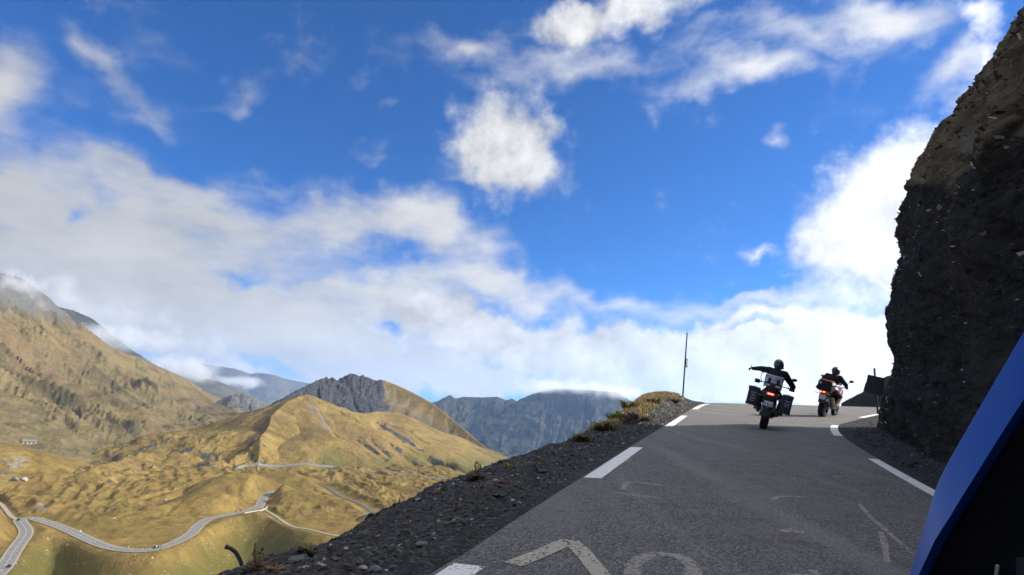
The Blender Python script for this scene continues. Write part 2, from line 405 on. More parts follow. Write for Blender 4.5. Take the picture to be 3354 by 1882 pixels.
# left mountain, sunlit from the right
def z_left(X, Y, Z, T, D, a, gl):
    a['scree'] += 0.9 * sstep(90, 240, Z + 60 * fbm(X / 180, Y / 180, 4, seed=3)) 
    a['green'] += 0.35 * sstep(-60, -110, Z)
def crag_left(X, Y, Z, T, D):
    w_ = 0.7 * fbm(X / 160, Y / 160, 3, seed=17)
    return Z + sstep(20, 160, D) * (24 * ridged(T / 60 + w_, D / 520 + w_, 4, 0.6, 18) - 10 + 12 * ridged(T / 18 + w_ * 2, D / 260, 3, 0.55, 19) * sstep(-0.3, 0.3, fbm(X / 200, Y / 200, 3, seed=20)))
build_mountain('mountain', 'broad ochre grass mountain slope rising at the left edge', M_left, (-56, -20), 520, geo(520, 5200, 420),
    [(ridge_px([(-700, 700, 1750), (-300, 800, 1900), (-80, 868, 2040), (0, 890, 2080), (78, 909, 2130), (117, 963, 2165), (195, 1035, 2240), (254, 1081, 2300), (280, 1104, 2330), (378, 1146, 2440), (449, 1165, 2530), (547, 1211, 2660), (612, 1237, 2750), (677, 1282, 2850), (729, 1302, 2930), (800, 1345, 3000)]), 1.0, 1.02, 0.0011)],
    -260, (120, 30), (150, 14), 11, crag=crag_left, zones=z_left)
build_mountain('mountain', 'grey mountain shoulder half lost in cloud behind the ochre slope', M_dark, (-48, -22), 240, geo(3300, 8500, 160),
    [(ridge_px([(100, 985, 4300), (180, 1000, 4400), (240, 1014, 4500), (300, 1040, 4600), (345, 1080, 4700), (400, 1120, 4800), (450, 1165, 5000), (520, 1220, 5200), (600, 1270, 5500)]), 0.8, 0.75, 0.0001)],
    -400, (320, 60), (500, 40), 21)
# pale rock outcrop at the foot of the left mountain
def crag_out(X, Y, Z, T, D):
    return Z + 16 * np.abs(pn(T / 38, D / 300, 5)) * sstep(0, 30, D) - 10 * ridged(T / 22, D / 200, 3, seed=8) * sstep(0, 40, D)
def z_out(X, Y, Z, T, D, a, gl):
    a['rock'] += 1.0 * sstep(150, 90, D + 30 * fbm(X / 40, Y / 40, 3, seed=2)); a['scree'] += 1.2
build_mountain('rock_outcrop', 'pale grey ribbed rock outcrop with scree between the grass slopes', M_rock, (-30, -18), 240, geo(2250, 3400, 200),
    [(ridge_px([(715, 1330, 2800), (735, 1300, 2800), (760, 1291, 2790), (800, 1286, 2780), (838, 1306, 2760), (872, 1332, 2740), (905, 1370, 2700)]), 1.1, 1.0, 0.0012)],
    -300, (60, 10), (120, 6), 31, crag=crag_out, zones=z_out)
# rocky peak with the smooth shoulder
PEAK = [(790, 1402, 1500), (835, 1374, 1560), (870, 1339, 1620), (950, 1290, 1720), (999, 1265, 1780), (1041, 1244, 1830), (1069, 1233, 1860), (1078, 1241, 1865), (1085, 1234, 1870), (1097, 1250, 1880), (1107, 1241, 1890), (1115, 1245, 1895), (1128, 1234, 1905), (1149, 1221, 1920), (1181, 1230, 1930), (1205, 1231, 1935), (1223, 1243, 1935), (1251, 1242, 1930), (1289, 1255, 1920), (1342, 1279, 1890), (1394, 1307, 1850), (1422, 1323, 1825), (1464, 1356, 1780), (1499, 1388, 1740), (1534, 1415, 1700), (1569, 1447, 1660), (1621, 1485, 1600), (1670, 1513, 1550), (1760, 1560, 1470)]
def crag_peak(X, Y, Z, T, D):
    px, py = px_of(X, Y, Z)
    m = sstep(1290, 1180, px + 40 * fbm(X / 60, Y / 60, 3, seed=4))
    rg = ridged(T / 34 + D / 60, D / 140, 4, 0.6, 6)
    return Z + m * sstep(0, 25, D) * 13 * (rg - 0.2) + m * 8.0 * fbm(X / 15, Y / 15, 3, 0.6, seed=41)
def z_peak(X, Y, Z, T, D, a, gl):
    px, py = px_of(X, Y, Z)
    edge = px + 45 * fbm(X / 70, Y / 70, 4, seed=44) + (py - 1250) * -0.15
    a['rock'] *= 0.3; a['tone'] = 0.5 + (a['tone'] - 0.5) * (1 - 0.75 * sstep(1180, 1280, px))
    a['rock'] += 1.5 * sstep(1290, 1215, edge)
    a['scree'] += 0.75 * sstep(1200, 1270, px) * sstep(10, 50, D) * sstep(210, 90, D + 60 * fbm(X / 90, Y / 90, 4, seed=45)) * (0.75 + 0.7 * fbm(X / 70, Y / 50, 5, 0.6, seed=46))
build_mountain('mountain', 'dark rocky peak with a smooth golden right shoulder behind the pointed hill', M_mid, (-26, 4), 620, geo(1120, 2900, 420),
    [(ridge_px(PEAK), 0.95, 0.90, 0.0013)], -420, (130, 2.5), (160, 7), 51, crag=crag_peak, zones=z_peak)
# pointed golden hill in front
HILL_A = [(828, 1640, 800), (834, 1580, 880), (842, 1540, 945), (850, 1480, 985), (852, 1440, 1020), (884, 1388, 1085), (889, 1360, 1120), (940, 1314, 1200), (975, 1300, 1232), (1004, 1289, 1255)]
HILL_B = [(1004, 1289, 1255), (1038, 1301, 1262), (1065, 1325, 1270), (1097, 1349, 1285), (1149, 1347, 1330), (1198, 1353, 1390), (1240, 1346, 1450), (1300, 1350, 1540)]
HILL_L = [(900, 1355, 1220), (842, 1379, 1240), (785, 1400, 1235), (728, 1422, 1215), (642, 1454, 1160), (542, 1479, 1090), (457, 1507, 1010), (400, 1522, 955), (342, 1531, 915), (280, 1556, 860)]
HILL_C = [(1240, 1348, 1445), (1280, 1420, 1300), (1330, 1470, 1200), (1400, 1510, 1110), (1480, 1550, 1020)]
def z_hill(X, Y, Z, T, D, a, gl):
    px, py = px_of(X, Y, Z)
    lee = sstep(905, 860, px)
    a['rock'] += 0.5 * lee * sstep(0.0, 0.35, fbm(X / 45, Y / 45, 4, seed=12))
    a['scree'] += 1.25 * np.exp(-((px - 1050 - (py - 1370) * 0.75) / 20) ** 2) * sstep(1310, 1340, py) * sstep(1425, 1395, py) * (0.45 + 1.2 * fbm(T / 9, D / 90, 3, seed=14) + 0.5 * fbm(X / 30, Y / 30, 3, seed=16))
    a['green'] += 0.5 * sstep(1440, 1530, py + 40 * fbm(X / 60, Y / 60, 4, seed=15)) * sstep(960, 1080, px) + 0.12
    # eroded gullies running down to the right
    for x0, y0, x1, y1, wd in ((1240, 1385, 1470, 1530, 9), (1280, 1455, 1380, 1530, 6), (1175, 1440, 1260, 1500, 5), (1215, 1440, 1275, 1490, 4)):
        t = np.clip(((px - x0) * (x1 - x0) + (py - y0) * (y1 - y0)) / ((x1 - x0) ** 2 + (y1 - y0) ** 2), 0, 1)
        dd = np.hypot(px - x0 - t * (x1 - x0), py - y0 - t * (y1 - y0)) + 16 * fbm(X / 26, Y / 26, 4, seed=13)
        a['rock'] += 0.8 * sstep(wd, wd * 0.2, dd)
def crag_hill(X, Y, Z, T, D):
    px, py = px_of(X, Y, Z)
    for x0, y0, x1, y1, wd, dp in ((1240, 1385, 1470, 1530, 16, 11), (1280, 1455, 1380, 1530, 11, 7), (1175, 1440, 1260, 1500, 9, 4), (1215, 1440, 1275, 1490, 8, 4)):
        t = np.clip(((px - x0) * (x1 - x0) + (py - y0) * (y1 - y0)) / ((x1 - x0) ** 2 + (y1 - y0) ** 2), 0, 1)
        dd = np.hypot(px - x0 - t * (x1 - x0), py - y0 - t * (y1 - y0))
        Z = Z - dp * np.exp(-(dd / wd) ** 2)
    Z = Z + 0.9 * fbm(X / 11, Y / 11, 4, 0.6, seed=69) * sstep(6, 40, D)
    # broken ground on the shaded side: ribs running down towards the stream
    lee = sstep(900, 820, px) * sstep(1395, 1450, py)
    ca, sa = math.cos(R(-52)), math.sin(R(-52))
    a_, b_ = X * ca + Y * sa, -X * sa + Y * ca
    wv = 0.6 * fbm(X / 70, Y / 70, 3, seed=66)
    rib = ridged(a_ / 40 + wv, b_ / 130 + wv, 4, 0.5, 67)
    Z = Z + lee * 15.0 * np.clip(rib - 0.05, -0.1, 1) + lee * 3 * fbm(X / 20, Y / 20, 3, seed=68)
    return Z
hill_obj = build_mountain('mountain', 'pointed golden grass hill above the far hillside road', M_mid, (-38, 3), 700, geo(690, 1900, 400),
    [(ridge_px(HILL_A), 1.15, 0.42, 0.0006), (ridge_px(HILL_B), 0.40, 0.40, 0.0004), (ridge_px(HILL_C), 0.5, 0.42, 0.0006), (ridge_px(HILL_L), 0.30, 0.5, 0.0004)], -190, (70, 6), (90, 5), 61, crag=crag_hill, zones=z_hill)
# dark range on the right and the blue ranges far away
def crag_dark(X, Y, Z, T, D):
    w_ = 0.6 * fbm(X / 500, Y / 500, 3, seed=75)
    return Z + sstep(0, 420, D) * (75 * ridged(T / 190 + w_, D / 700 + w_, 5, 0.6, 76) - 50) + sstep(0, 60, D) * 16 * fbm(X / 70, Y / 70, 4, 0.6, seed=77)
build_mountain('mountain', 'dark blue jagged range with its top in cloud beyond the verge', M_dark, (-12, 18), 560, geo(3600, 8200, 300),
    [(ridge_px([(1330, 1345, 5600), (1418, 1322, 5600), (1464, 1304, 5600), (1474, 1292, 5600), (1485, 1305, 5600), (1516, 1298, 5600), (1586, 1300, 5550), (1628, 1298, 5500), (1663, 1311, 5500), (1677, 1303, 5480), (1687, 1320, 5470), (1706, 1308, 5450), (1745, 1288, 5400), (1810, 1272, 5350), (1927, 1276, 5300), (2020, 1283, 5250), (2051, 1302, 5200), (2075, 1325, 5180), (2200, 1335, 5200), (2330, 1306, 6000), (2420, 1330, 6200)]), 0.75, 0.52, 0.00012)],
    -1000, (330, 60), (420, 30), 71, crag=crag_dark)
build_mountain('mountain', 'hazy tan slope below the cloud bank behind the pale outcrop', M_far, (-34, -14), 200, geo(5600, 10500, 130),
    [(ridge_px([(560, 1225, 7200), (594, 1231, 7200), (664, 1236, 7200), (716, 1247, 7100), (769, 1270, 7000), (803, 1287, 7000), (880, 1330, 6900)]), 0.5, 0.4, 0.0001)], -700, (400, 40), (600, 30), 81)
build_mountain('mountain', 'pale blue distant mountain range under the clouds', M_far, (-38, -6), 260, geo(11000, 14800, 90),
    [(ridge_px([(520, 1230, 13500), (600, 1205, 13500), (660, 1190, 13500), (723, 1199, 13500), (769, 1206, 13300), (821, 1224, 13300), (850, 1219, 13200), (898, 1227, 13000), (940, 1241, 13000), (975, 1248, 13000), (1010, 1254, 13000), (1080, 1275, 13000), (1200, 1300, 13000), (1440, 1318, 13000), (1600, 1335, 13000)]), 0.5, 0.45, 0.00005)], -1200, (800, 120), (900, 60), 91)

# ------------------------------------------------------------------ valley with its roads
ZV = -107.0
ROAD_A = [(-40, 1905), (0, 1872), (21, 1846), (49, 1800), (80, 1757), (86, 1737), (74, 1716), (66, 1705), (80, 1697), (105, 1696), (140, 1705), (210, 1729), (280, 1761), (349, 1789), (419, 1801), (489, 1801), (559, 1782), (622, 1750), (653, 1719), (685, 1699), (751, 1684), (804, 1672), (845, 1660), (858, 1640), (872, 1618), (900, 1609), (940, 1610)]
ROAD_A2 = [(1015, 1584), (1060, 1584), (1100, 1585), (1140, 1588)]
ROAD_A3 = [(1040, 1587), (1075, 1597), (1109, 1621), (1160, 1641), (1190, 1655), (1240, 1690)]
ROAD_B = [(700, 1527), (770, 1541), (781, 1529), (829, 1522), (884, 1523), (994, 1523), (1083, 1523), (1142, 1532), (1215, 1543), (1259, 1541), (1326, 1551), (1399, 1562), (1473, 1571), (1532, 1578), (1640, 1592)]
TRACK = [(858, 1662), (902, 1689), (954, 1722), (1013, 1733), (1086, 1751), (1178, 1766), (1260, 1790)]
LEFT_TRACK = [(-40, 1625), (0, 1648), (22, 1672), (36, 1690), (62, 1704)]
def road_line(px, step=4.0):
    P = np.array([at_z(x, y, ZV) for x, y in px]); return catmull(P, step)
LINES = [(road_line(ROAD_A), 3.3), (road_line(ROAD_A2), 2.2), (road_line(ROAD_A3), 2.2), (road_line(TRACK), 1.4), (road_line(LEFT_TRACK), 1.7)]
def ridge_z(pts): return np.array([at_z(*p) for p in pts])        # (x, y, height)
KNOLLS = [  # crest lines of the hummocks, with the fall towards the viewer and away from him
    ([(330, 1712, -107.5), (364, 1703, -106), (450, 1678, -103), (542, 1654, -100), (628, 1620, -95), (670, 1613, -93), (706, 1615, -93), (735, 1628, -96), (756, 1645, -100), (800, 1662, -105), (830, 1668, -108)], 0.30, 0.42),
    ([(600, 1628, -107), (640, 1612, -102), (690, 1592, -96), (735, 1566, -90), (770, 1551, -87), (810, 1549, -86.5), (860, 1561, -89), (900, 1584, -95), (930, 1604, -101), (960, 1622, -108)], 0.34, 0.45),
    ([(868, 1650, -108), (880, 1634, -104), (905, 1618, -99), (950, 1608, -96), (999, 1606, -95.5), (1045, 1613, -97), (1084, 1625, -99), (1130, 1642, -101), (1175, 1664, -104), (1230, 1705, -108)], 0.36, 0.45),
    ([(860, 1552, -97), (892, 1544, -95), (950, 1549, -95), (1010, 1557, -96), (1070, 1568, -99), (1141, 1588, -104), (1180, 1600, -108)], 0.26, 0.4),
    ([(-160, 1425, -60), (-60, 1450, -72), (0, 1472, -81), (60, 1474, -84), (110, 1480, -88), (140, 1500, -92), (200, 1530, -97), (260, 1560, -102), (310, 1598, -107), (340, 1620, -110)], 0.30, 0.4),
    ([(1220, 1590, -108), (1290, 1592, -104), (1360, 1600, -102), (1430, 1612, -101), (1500, 1620, -100)], 0.2, 0.3),
    ([(-60, 1640, -84), (0, 1672, -93), (30, 1710, -101), (52, 1745, -107)], 0.5, 0.5),
    ([(440, 1640, -107), (500, 1628, -103), (560, 1612, -101), (610, 1600, -103)], 0.3, 0.4),
    ([(1190, 1690, -104), (1240, 1676, -99), (1300, 1680, -97), (1380, 1690, -96)], 0.5, 0.5)]
rad = np.concatenate([geo(9, 235, 70)[:-1], geo(235, 1150, 600)[:-1], geo(1150, 2600, 60)])
X, Y = polar(-60, 24, 1050, rad)
RR = np.hypot(X, Y); AZ = np.degrees(np.arctan2(X, Y))
# the near rim of the valley floor: in front of it the meadow falls away towards the stream
FR = np.array([(lambda p: (math.degrees(math.atan2(p[0], p[1])), math.hypot(p[0], p[1])))(at_z(x, y, ZV)) for x, y in [(-400, 1840), (-40, 1900), (0, 1876), (50, 1806), (95, 1764), (140, 1722), (210, 1738), (349, 1797), (489, 1809), (622, 1762), (690, 1708), (845, 1670), (954, 1731), (1178, 1776), (1500, 1800), (2400, 1900)]])
RF = np.interp(AZ[0], FR[:, 0], FR[:, 1]); kz_ = np.exp(-(np.arange(-60, 61) / 24.0) ** 2); RF = np.convolve(np.pad(RF, 60, mode='edge'), kz_ / kz_.sum(), 'valid')[None, :] * np.ones_like(X) - 5
Z = ZV + 1.2 * fbm(X / 60, Y / 60, 4, seed=101) + 3.0 * sstep(700, 1000, RR)
wx = X + 9 * fbm(X / 45, Y / 45, 3, seed=131); wy = Y + 9 * fbm(X / 45 + 5, Y / 45, 3, seed=132)
kn = np.zeros(X.shape)
for pts, s_front, s_back in KNOLLS:
    ln = catmull(ridge_z(pts), 30.0)
    mg = 40 + 2.2 * (ln[:, 2].max() - ZV) / min(s_front, s_back)
    nb_ = (X > ln[:, 0].min() - mg) & (X < ln[:, 0].max() + mg) & (Y > ln[:, 1].min() - mg) & (Y < ln[:, 1].max() + mg)
    qx, qy = wx[nb_], wy[nb_]; zb = np.full(qx.shape, ZV - 1.5); cover = np.zeros(qx.shape)
    for a_, b_ in zip(ln[:-1], ln[1:]):                # highest of the humps along the crest: no breaks
        ex, ey = b_[0] - a_[0], b_[1] - a_[1]; L = math.hypot(ex, ey)
        t = np.clip(((qx - a_[0]) * ex + (qy - a_[1]) * ey) / (L * L), 0, 1); dx = qx - a_[0] - t * ex; dy = qy - a_[1] - t * ey; d = np.hypot(dx, dy)
        sl_ = s_front + (s_back - s_front) * (0.5 + 0.5 * np.clip((ex * dy - ey * dx) / (L * (d + 2.0)), -1, 1))
        h = np.clip(a_[2] + t * (b_[2] - a_[2]) - ZV, 0, None); q = d / (h / sl_ * 1.35 + 1.0)
        zb = np.maximum(zb, ZV - 1.5 + (h + 1.5) * (1 - sstep(0, 1, q))); cover = np.maximum(cover, sstep(1.0, 0.4, q))
    zb = zb + 1.3 * fbm(X[nb_] / 14, Y[nb_] / 14, 4, 0.5, seed=134) * sstep(0.0, 0.5, cover) * sstep(1.02, 0.9, cover)
    kn[nb_] = np.maximum(kn[nb_], cover)
    Z[nb_] = np.maximum(Z[nb_], zb)
Z += 0.9 * fbm(X / 17, Y / 17, 4, 0.55, seed=110) * sstep(300, 420, RR)
mid = sstep(560, 680, RR) * (1 - kn) * sstep(2, -6, AZ)
rib = ridged(X / 34 + Y / 60, Y / 90 - X / 120, 4, 0.5, 112)
Z += mid * 6.0 * np.clip(rib, -0.1, 1)
Z -= np.clip(RF - RR, 0, 160) * 0.30 + np.clip(RF - RR - 12, 0, 100) * 0.06 * fbm(X / 40, Y / 40, 3, seed=113)
gor = np.full(X.shape, 1e9)
for ln, w in LINES:
    near_ = (X > ln[:, 0].min() - 22) & (X < ln[:, 0].max() + 24) & (Y > ln[:, 1].min() - 24) & (Y < ln[:, 1].max() + 24)
    d, zc, t, sd = poly_dist(X[near_], Y[near_], ln[::2] if len(ln) % 2 else np.vstack([ln[::2], ln[-1:]]))
    f_ = sstep(w + (17 if w > 2 else 6), w + 1.0, d)
    Z[near_] = Z[near_] * (1 - f_) + (zc - 0.35) * f_
    gor[near_] = np.minimum(gor[near_], d - w)
# our own hillside climbs towards the pass
own = sstep(265, 25, RR)
Z = Z * (1 - own) + (-9.0 - RR * 0.46 + 6 * fbm(X / 40, Y / 40, 4, seed=115) * sstep(20, 80, RR)) * own
slope_far = sstep(1000, 1300, RR); Z = Z - 60 * slope_far - 520 * sstep(900, 1500, RR) * sstep(-6, 0, AZ)
vpx, vpy = px_of(X, Y, Z)
def zone(x, y, rx, ry): return np.exp(-((vpx - x) / rx) ** 2 - ((vpy - y) / ry) ** 2)
spots = 0.9 * zone(55, 1510, 60, 30) + 0.8 * zone(255, 1568, 35, 22) + 0.8 * zone(135, 1660, 30, 28) + 0.9 * zone(1230, 1690, 70, 26) + 0.7 * zone(20, 1560, 30, 30)
at_v = dict(tone=0.45 + 0.95 * fbm(X / 22, Y / 34, 5, 0.62, seed=126), rock=0.3 * sstep(0.2, 0.6, fbm(X / 33, Y / 33, 4, seed=120)) * sstep(480, 600, RR) + spots * (0.7 + 0.9 * fbm(X / 8, Y / 8, 3, seed=127)), green=0.27 + 0.50 * sstep(10, -60, RR - RF) + 0.45 * fbm(X / 60, Y / 60, 4, seed=121),
            scree=0.6 * sstep(4.0, 0.0, gor) * (0.6 + 0.8 * fbm(X / 9, Y / 9, 3, seed=122)) + 0.28 * sstep(0.1, 0.5, fbm(X / 24, Y / 24, 4, seed=124)) * sstep(10, -20, RR - RF))
M_valley = alpine('valley_grass', 48.0, grass=((0.235, 0.162, 0.046), (0.140, 0.096, 0.030)), green=(0.095, 0.088, 0.024), scree=(0.20, 0.175, 0.14), rock=(0.17, 0.15, 0.12), rust=(0.13, 0.080, 0.034), bump=1.3, rocky_slope=(0.55, 0.35))
o = link('valley_ground', grid_mesh('valley_ground', X, Y, Z, at_v), M_valley); tag(o, 'golden grass valley floor with hummocks below the pass', 'valley', kind='structure')
VX, VY, VZ, VRAD = X, Y, Z, rad
def valley_z(x, y):
    r = math.hypot(x, y); a = math.degrees(math.atan2(x, y))
    i = int(np.clip(np.searchsorted(VRAD, r), 1, len(VRAD) - 1)); j = int(np.clip(round((a + 60) / 84 * 1049), 0, 1049))
    return float(max(VZ[i, j], VZ[i - 1, j]))

def strip_mesh(name, line, offs, zoff=0.0, zprof=None):
    """sheet along a polyline; offs = lateral offsets (left negative)"""
    t = np.gradient(line[:, :2], axis=0); t /= np.linalg.norm(t, axis=1)[:, None]
    nrm = np.stack([t[:, 1], -t[:, 0]], -1)
    X = line[:, 0:1] + nrm[:, 0:1] * np.array(offs)[None]; Y = line[:, 1:2] + nrm[:, 1:2] * np.array(offs)[None]
    Z = line[:, 2:3] + zoff + np.zeros_like(X)
    return grid_mesh(name, X, Y, Z, flip=False)
CRACKS = 0.8
def asphalt(name, light, dark, scale, size_amp=1.0, brown=(0.165, 0.138, 0.105)):
    mt, k, bs = mat_new(name)
    ob = k.new('ShaderNodeTexCoord').outputs['Object']
    v = k.new('ShaderNodeTexVoronoi', feature='F1', i_Scale=scale); k.l.new(ob, v.inputs['Vector'])
    v2 = k.new('ShaderNodeTexVoronoi', feature='F1', i_Scale=scale * 2.3); k.l.new(ob, v2.inputs['Vector'])
    cc = k.new('ShaderNodeSeparateColor', i_0=v.outputs['Color']).outputs[0]
    c2 = k.new('ShaderNodeSeparateColor', i_0=v2.outputs['Color']).outputs[1]
    ag = k.math('ADD', k.math('MULTIPLY', cc, 0.6), k.math('MULTIPLY', c2, 0.4))
    nb = k.noise(ob, 0.55, 5, 0.6); nm = k.noise(ob, 3.2, 5, 0.65)
    c = k.mix(k.smooth(ag, 0.25, 0.85), dark, light)
    gap = k.smooth(v.outputs['Distance'], 0.42 , 0.75)
    c = k.mix(k.math('MULTIPLY', gap, 0.65), c, tuple(x * 0.35 for x in dark))
    c = k.mix(k.smooth(nb, 0.45, 0.68, 0.0, 0.45), c, brown)
    c = k.mix(k.smooth(nm, 0.40, 0.75, 0.0, 0.35), c, tuple(x * 0.7 for x in dark))
    lane = k.noise(k.mapping(ob, rot=(0, 0, R(20.7)), scale=(1.0, 0.07, 1.0)), 1.4, 3, 0.55)
    c = k.mix(k.smooth(lane, 0.50, 0.70, 0.0, 0.4), c, tuple(x * 0.62 for x in light))
    c = k.mix(k.smooth(lane, 0.46, 0.30, 0.0, 0.3), c, tuple(x * 1.05 for x in light))
    ck = k.new('ShaderNodeTexVoronoi', feature='DISTANCE_TO_EDGE', i_Scale=0.32); k.l.new(k.vmath('ADD', ob, k.vmath('SCALE', k.noise(ob, 1.3, 5, 0.6, out='Color'), scale=1.6)), ck.inputs['Vector'])
    crack = k.math('MULTIPLY', k.smooth(ck.outputs['Distance'], 0.006, 0.001), k.smooth(nb, 0.5, 0.62))
    c = k.mix(k.math('MULTIPLY', crack, CRACKS), c, tuple(x * 0.4 for x in dark))
    k.l.new(c, bs.inputs['Base Color'])
    h = k.math('SUBTRACT', 1.0, v.outputs['Distance'])
    b = k.new('ShaderNodeBump', i_Strength=0.7, i_Distance=0.006 * size_amp, i_Height=h); k.l.new(b.outputs[0], bs.inputs['Normal'])
    bs.inputs['Roughness'].default_value = 0.82; bs.inputs['Specular IOR Level'].default_value = 0.35
    return mt
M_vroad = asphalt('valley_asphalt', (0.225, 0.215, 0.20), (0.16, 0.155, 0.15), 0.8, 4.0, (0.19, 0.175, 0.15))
M_vroad_dark = asphalt('shaded_valley_asphalt'.replace('shaded_', 'cloud_shade_'), (0.13, 0.122, 0.11), (0.09, 0.086, 0.08), 0.8, 4.0, (0.12, 0.105, 0.085))  # cloud shadow over the short road pieces is put into this darker colour
M_dirt = simple('track_dirt', (0.27, 0.235, 0.18), 0.95, spec=0.1, var=0.25, scale=0.4)
M_white = simple('road_paint', (0.74, 0.73, 0.70), 0.7, spec=0.3, var=0.06, scale=14)
for (ln, w), lab in zip(LINES, ('grey valley road winding through an S bend below the pass', 'short level piece of valley road behind the brown hill', 'valley road dropping away behind the brown hill', 'narrow dirt track leaving the valley road at the bridge', 'pale track climbing out at the left edge above the bend')):
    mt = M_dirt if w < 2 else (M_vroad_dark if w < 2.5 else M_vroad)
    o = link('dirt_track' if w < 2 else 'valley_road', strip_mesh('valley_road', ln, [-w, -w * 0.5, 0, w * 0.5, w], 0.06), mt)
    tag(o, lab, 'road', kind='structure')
    if lab.startswith('grey valley'):
        seg = 0; n = len(ln)
        cum = np.concatenate([[0], np.cumsum(np.linalg.norm(np.diff(ln[:, :2], axis=0), axis=1))])
        for s0 in np.arange(2, min(cum[-1], 330), 7.0):
            pts = np.stack([np.interp(np.linspace(s0, s0 + 3.2, 4), cum, ln[:, i]) for i in range(3)], -1)
            link('centre_dash', strip_mesh('centre_dash', pts, [-0.1, 0.1], 0.064), M_white, o)
        for sgn in (-1, 1):
            link('shoulder', strip_mesh('shoulder', ln, [w + 1.3, w] if sgn > 0 else [-w, -w - 1.3], 0.03), M_dirt, o)

# far road traversing the foot of the pointed hill: laid on the slope, then smoothed along its length
from mathutils.bvhtree import BVHTree
def bvh_of(o):
    me = o.data; return BVHTree.FromPolygons([v.co[:] for v in me.vertices], [p.vertices[:] for p in me.polygons])
def hit_px(bv, x, y):
    d = Vector(ray(x, y)); h = bv.ray_cast(Vector(CAM), d); return h[0], h[1]
_hb, _vb = bvh_of(hill_obj), bvh_of(bpy.data.objects['valley_ground'])
far_pts = []
for (x0, y0), (x1, y1) in zip(ROAD_B[:-1], ROAD_B[1:]):
    for q in np.linspace(0, 1, 4, endpoint=False):
        x, y = x0 + (x1 - x0) * q, y0 + (y1 - y0) * q
        hs = [h for h, n in (hit_px(_hb, x, y), hit_px(_vb, x, y)) if h is not None]
        if hs: far_pts.append(min(hs, key=lambda h: h.length))
FAR = np.array([h[:] for h in far_pts])
dist_ = np.hypot(FAR[:, 0], FAR[:, 1])
for _ in range(6): dist_[1:-1] = 0.25 * dist_[:-2] + 0.5 * dist_[1:-1] + 0.25 * dist_[2:]
FAR[:, :2] *= (dist_ / np.hypot(FAR[:, 0], FAR[:, 1]))[:, None]
for q in range(len(FAR)):
    zs = [h[0].z for h in (bv.ray_cast(Vector((FAR[q, 0], FAR[q, 1], 500)), Vector((0, 0, -1))) for bv in (_hb, _vb)) if h[0]]
    if zs: FAR[q, 2] = max(zs)
FARL = catmull(FAR, 6.0)
me = strip_mesh('valley_road', FARL, [-3.2, -1.6, 0, 1.6, 3.2], 0.0)
for v in me.vertices:
    zs = [h[0].z for h in (bv.ray_cast(Vector((v.co.x, v.co.y, 500)), Vector((0, 0, -1))) for bv in (_hb, _vb)) if h[0]]
    v.co.z = (max(zs) if zs else v.co.z) + 0.30
o = link('valley_road', me, M_vroad); tag(o, 'pale thin road crossing below the pointed hill', 'road', kind='structure')

# ------------------------------------------------------------------ the pass road (u along it, w to its right)
_dv = ray(2400, 1254); UH = _dv[:2] / np.hypot(_dv[0], _dv[1]); GRADE = _dv[2] / np.hypot(_dv[0], _dv[1])
SIDE = np.array([UH[1], -UH[0]])
def road_z(u, w):
    u = np.asarray(u, float); w = np.asarray(w, float)
    z = GRADE * u
    z = z - 0.0060 * np.clip(u - 33, 0, 200) ** 2 + 0.010 * np.clip(w - 1, 0, 30) * sstep(24, 40, u)
    return z
def uw(u, w, dz=0.0):
    u = np.asarray(u, float); w = np.asarray(w, float)
    return u * UH[0] + w * SIDE[0], u * UH[1] + w * SIDE[1], road_z(u, w) + dz
def on_road(x, y):
    """sight line to (u, w) on the road plane"""
    d = ray(x, y); kk = CAM_H / (GRADE * (d[:2] @ UH) - d[2]); P = CAM + kk * d
    return float(P[:2] @ UH), float(P[:2] @ SIDE)
EDGE_L = -1.62                                      # left rim of the asphalt
# left rim and right rim as functions of a common parameter; beyond the cliff the road swings to the right
LRIM = catmull([(-14, EDGE_L), (-5, EDGE_L), (0, EDGE_L), (5, EDGE_L), (10, EDGE_L - 0.02), (15, EDGE_L), (20, EDGE_L), (26, EDGE_L + 0.02), (31, -1.45), (36, -0.6), (40, 1.2), (42.5, 4.2), (43.5, 8), (43.5, 13), (43, 20), (42, 30)], 0.25)
RRIM = catmull([(-14, 2.05), (-5, 2.05), (0, 2.05), (5, 2.03), (9, 2.02), (12.5, 2.10), (15, 2.24), (17, 2.45), (18.8, 2.75), (20.5, 3.25), (22.5, 3.9), (25, 4.7), (28, 5.8), (31, 7.3), (33.5, 9.8), (35, 13.5), (35.6, 19), (35.5, 30)], 0.25)
def resample(P, n):
    c = np.concatenate([[0], np.cumsum(np.linalg.norm(np.diff(P, axis=0), axis=1))])
    t = np.linspace(0, c[-1], n); return np.stack([np.interp(t, c, P[:, i]) for i in range(2)], -1)
NL, NC = 260, 17
A = resample(LRIM, NL); B = resample(RRIM, NL)
A[:, 1] += 0.035 * fbm(A[:, 0] * 2.2, A[:, 0] * 0 + 2.0, 4, seed=201); B[:, 1] += 0.03 * fbm(B[:, 0] * 2.2, B[:, 0] * 0 + 7.0, 4, seed=202)
tt = np.linspace(0, 1, NC)[None, :, None]
G = A[:, None, :] * (1 - tt) + B[:, None, :] * tt
gx, gy, gz = uw(G[..., 0], G[..., 1]); gz = gz + 0.03 * (1 - (2 * tt[..., 0] - 1) ** 2) - 0.03
M_road = asphalt('pass_asphalt', (0.285, 0.265, 0.240), (0.072, 0.066, 0.059), 76.0)
road = link('road', grid_mesh('road', gx, gy, gz), M_road); tag(road, 'grey asphalt pass road climbing over the crest', 'road', kind='structure')
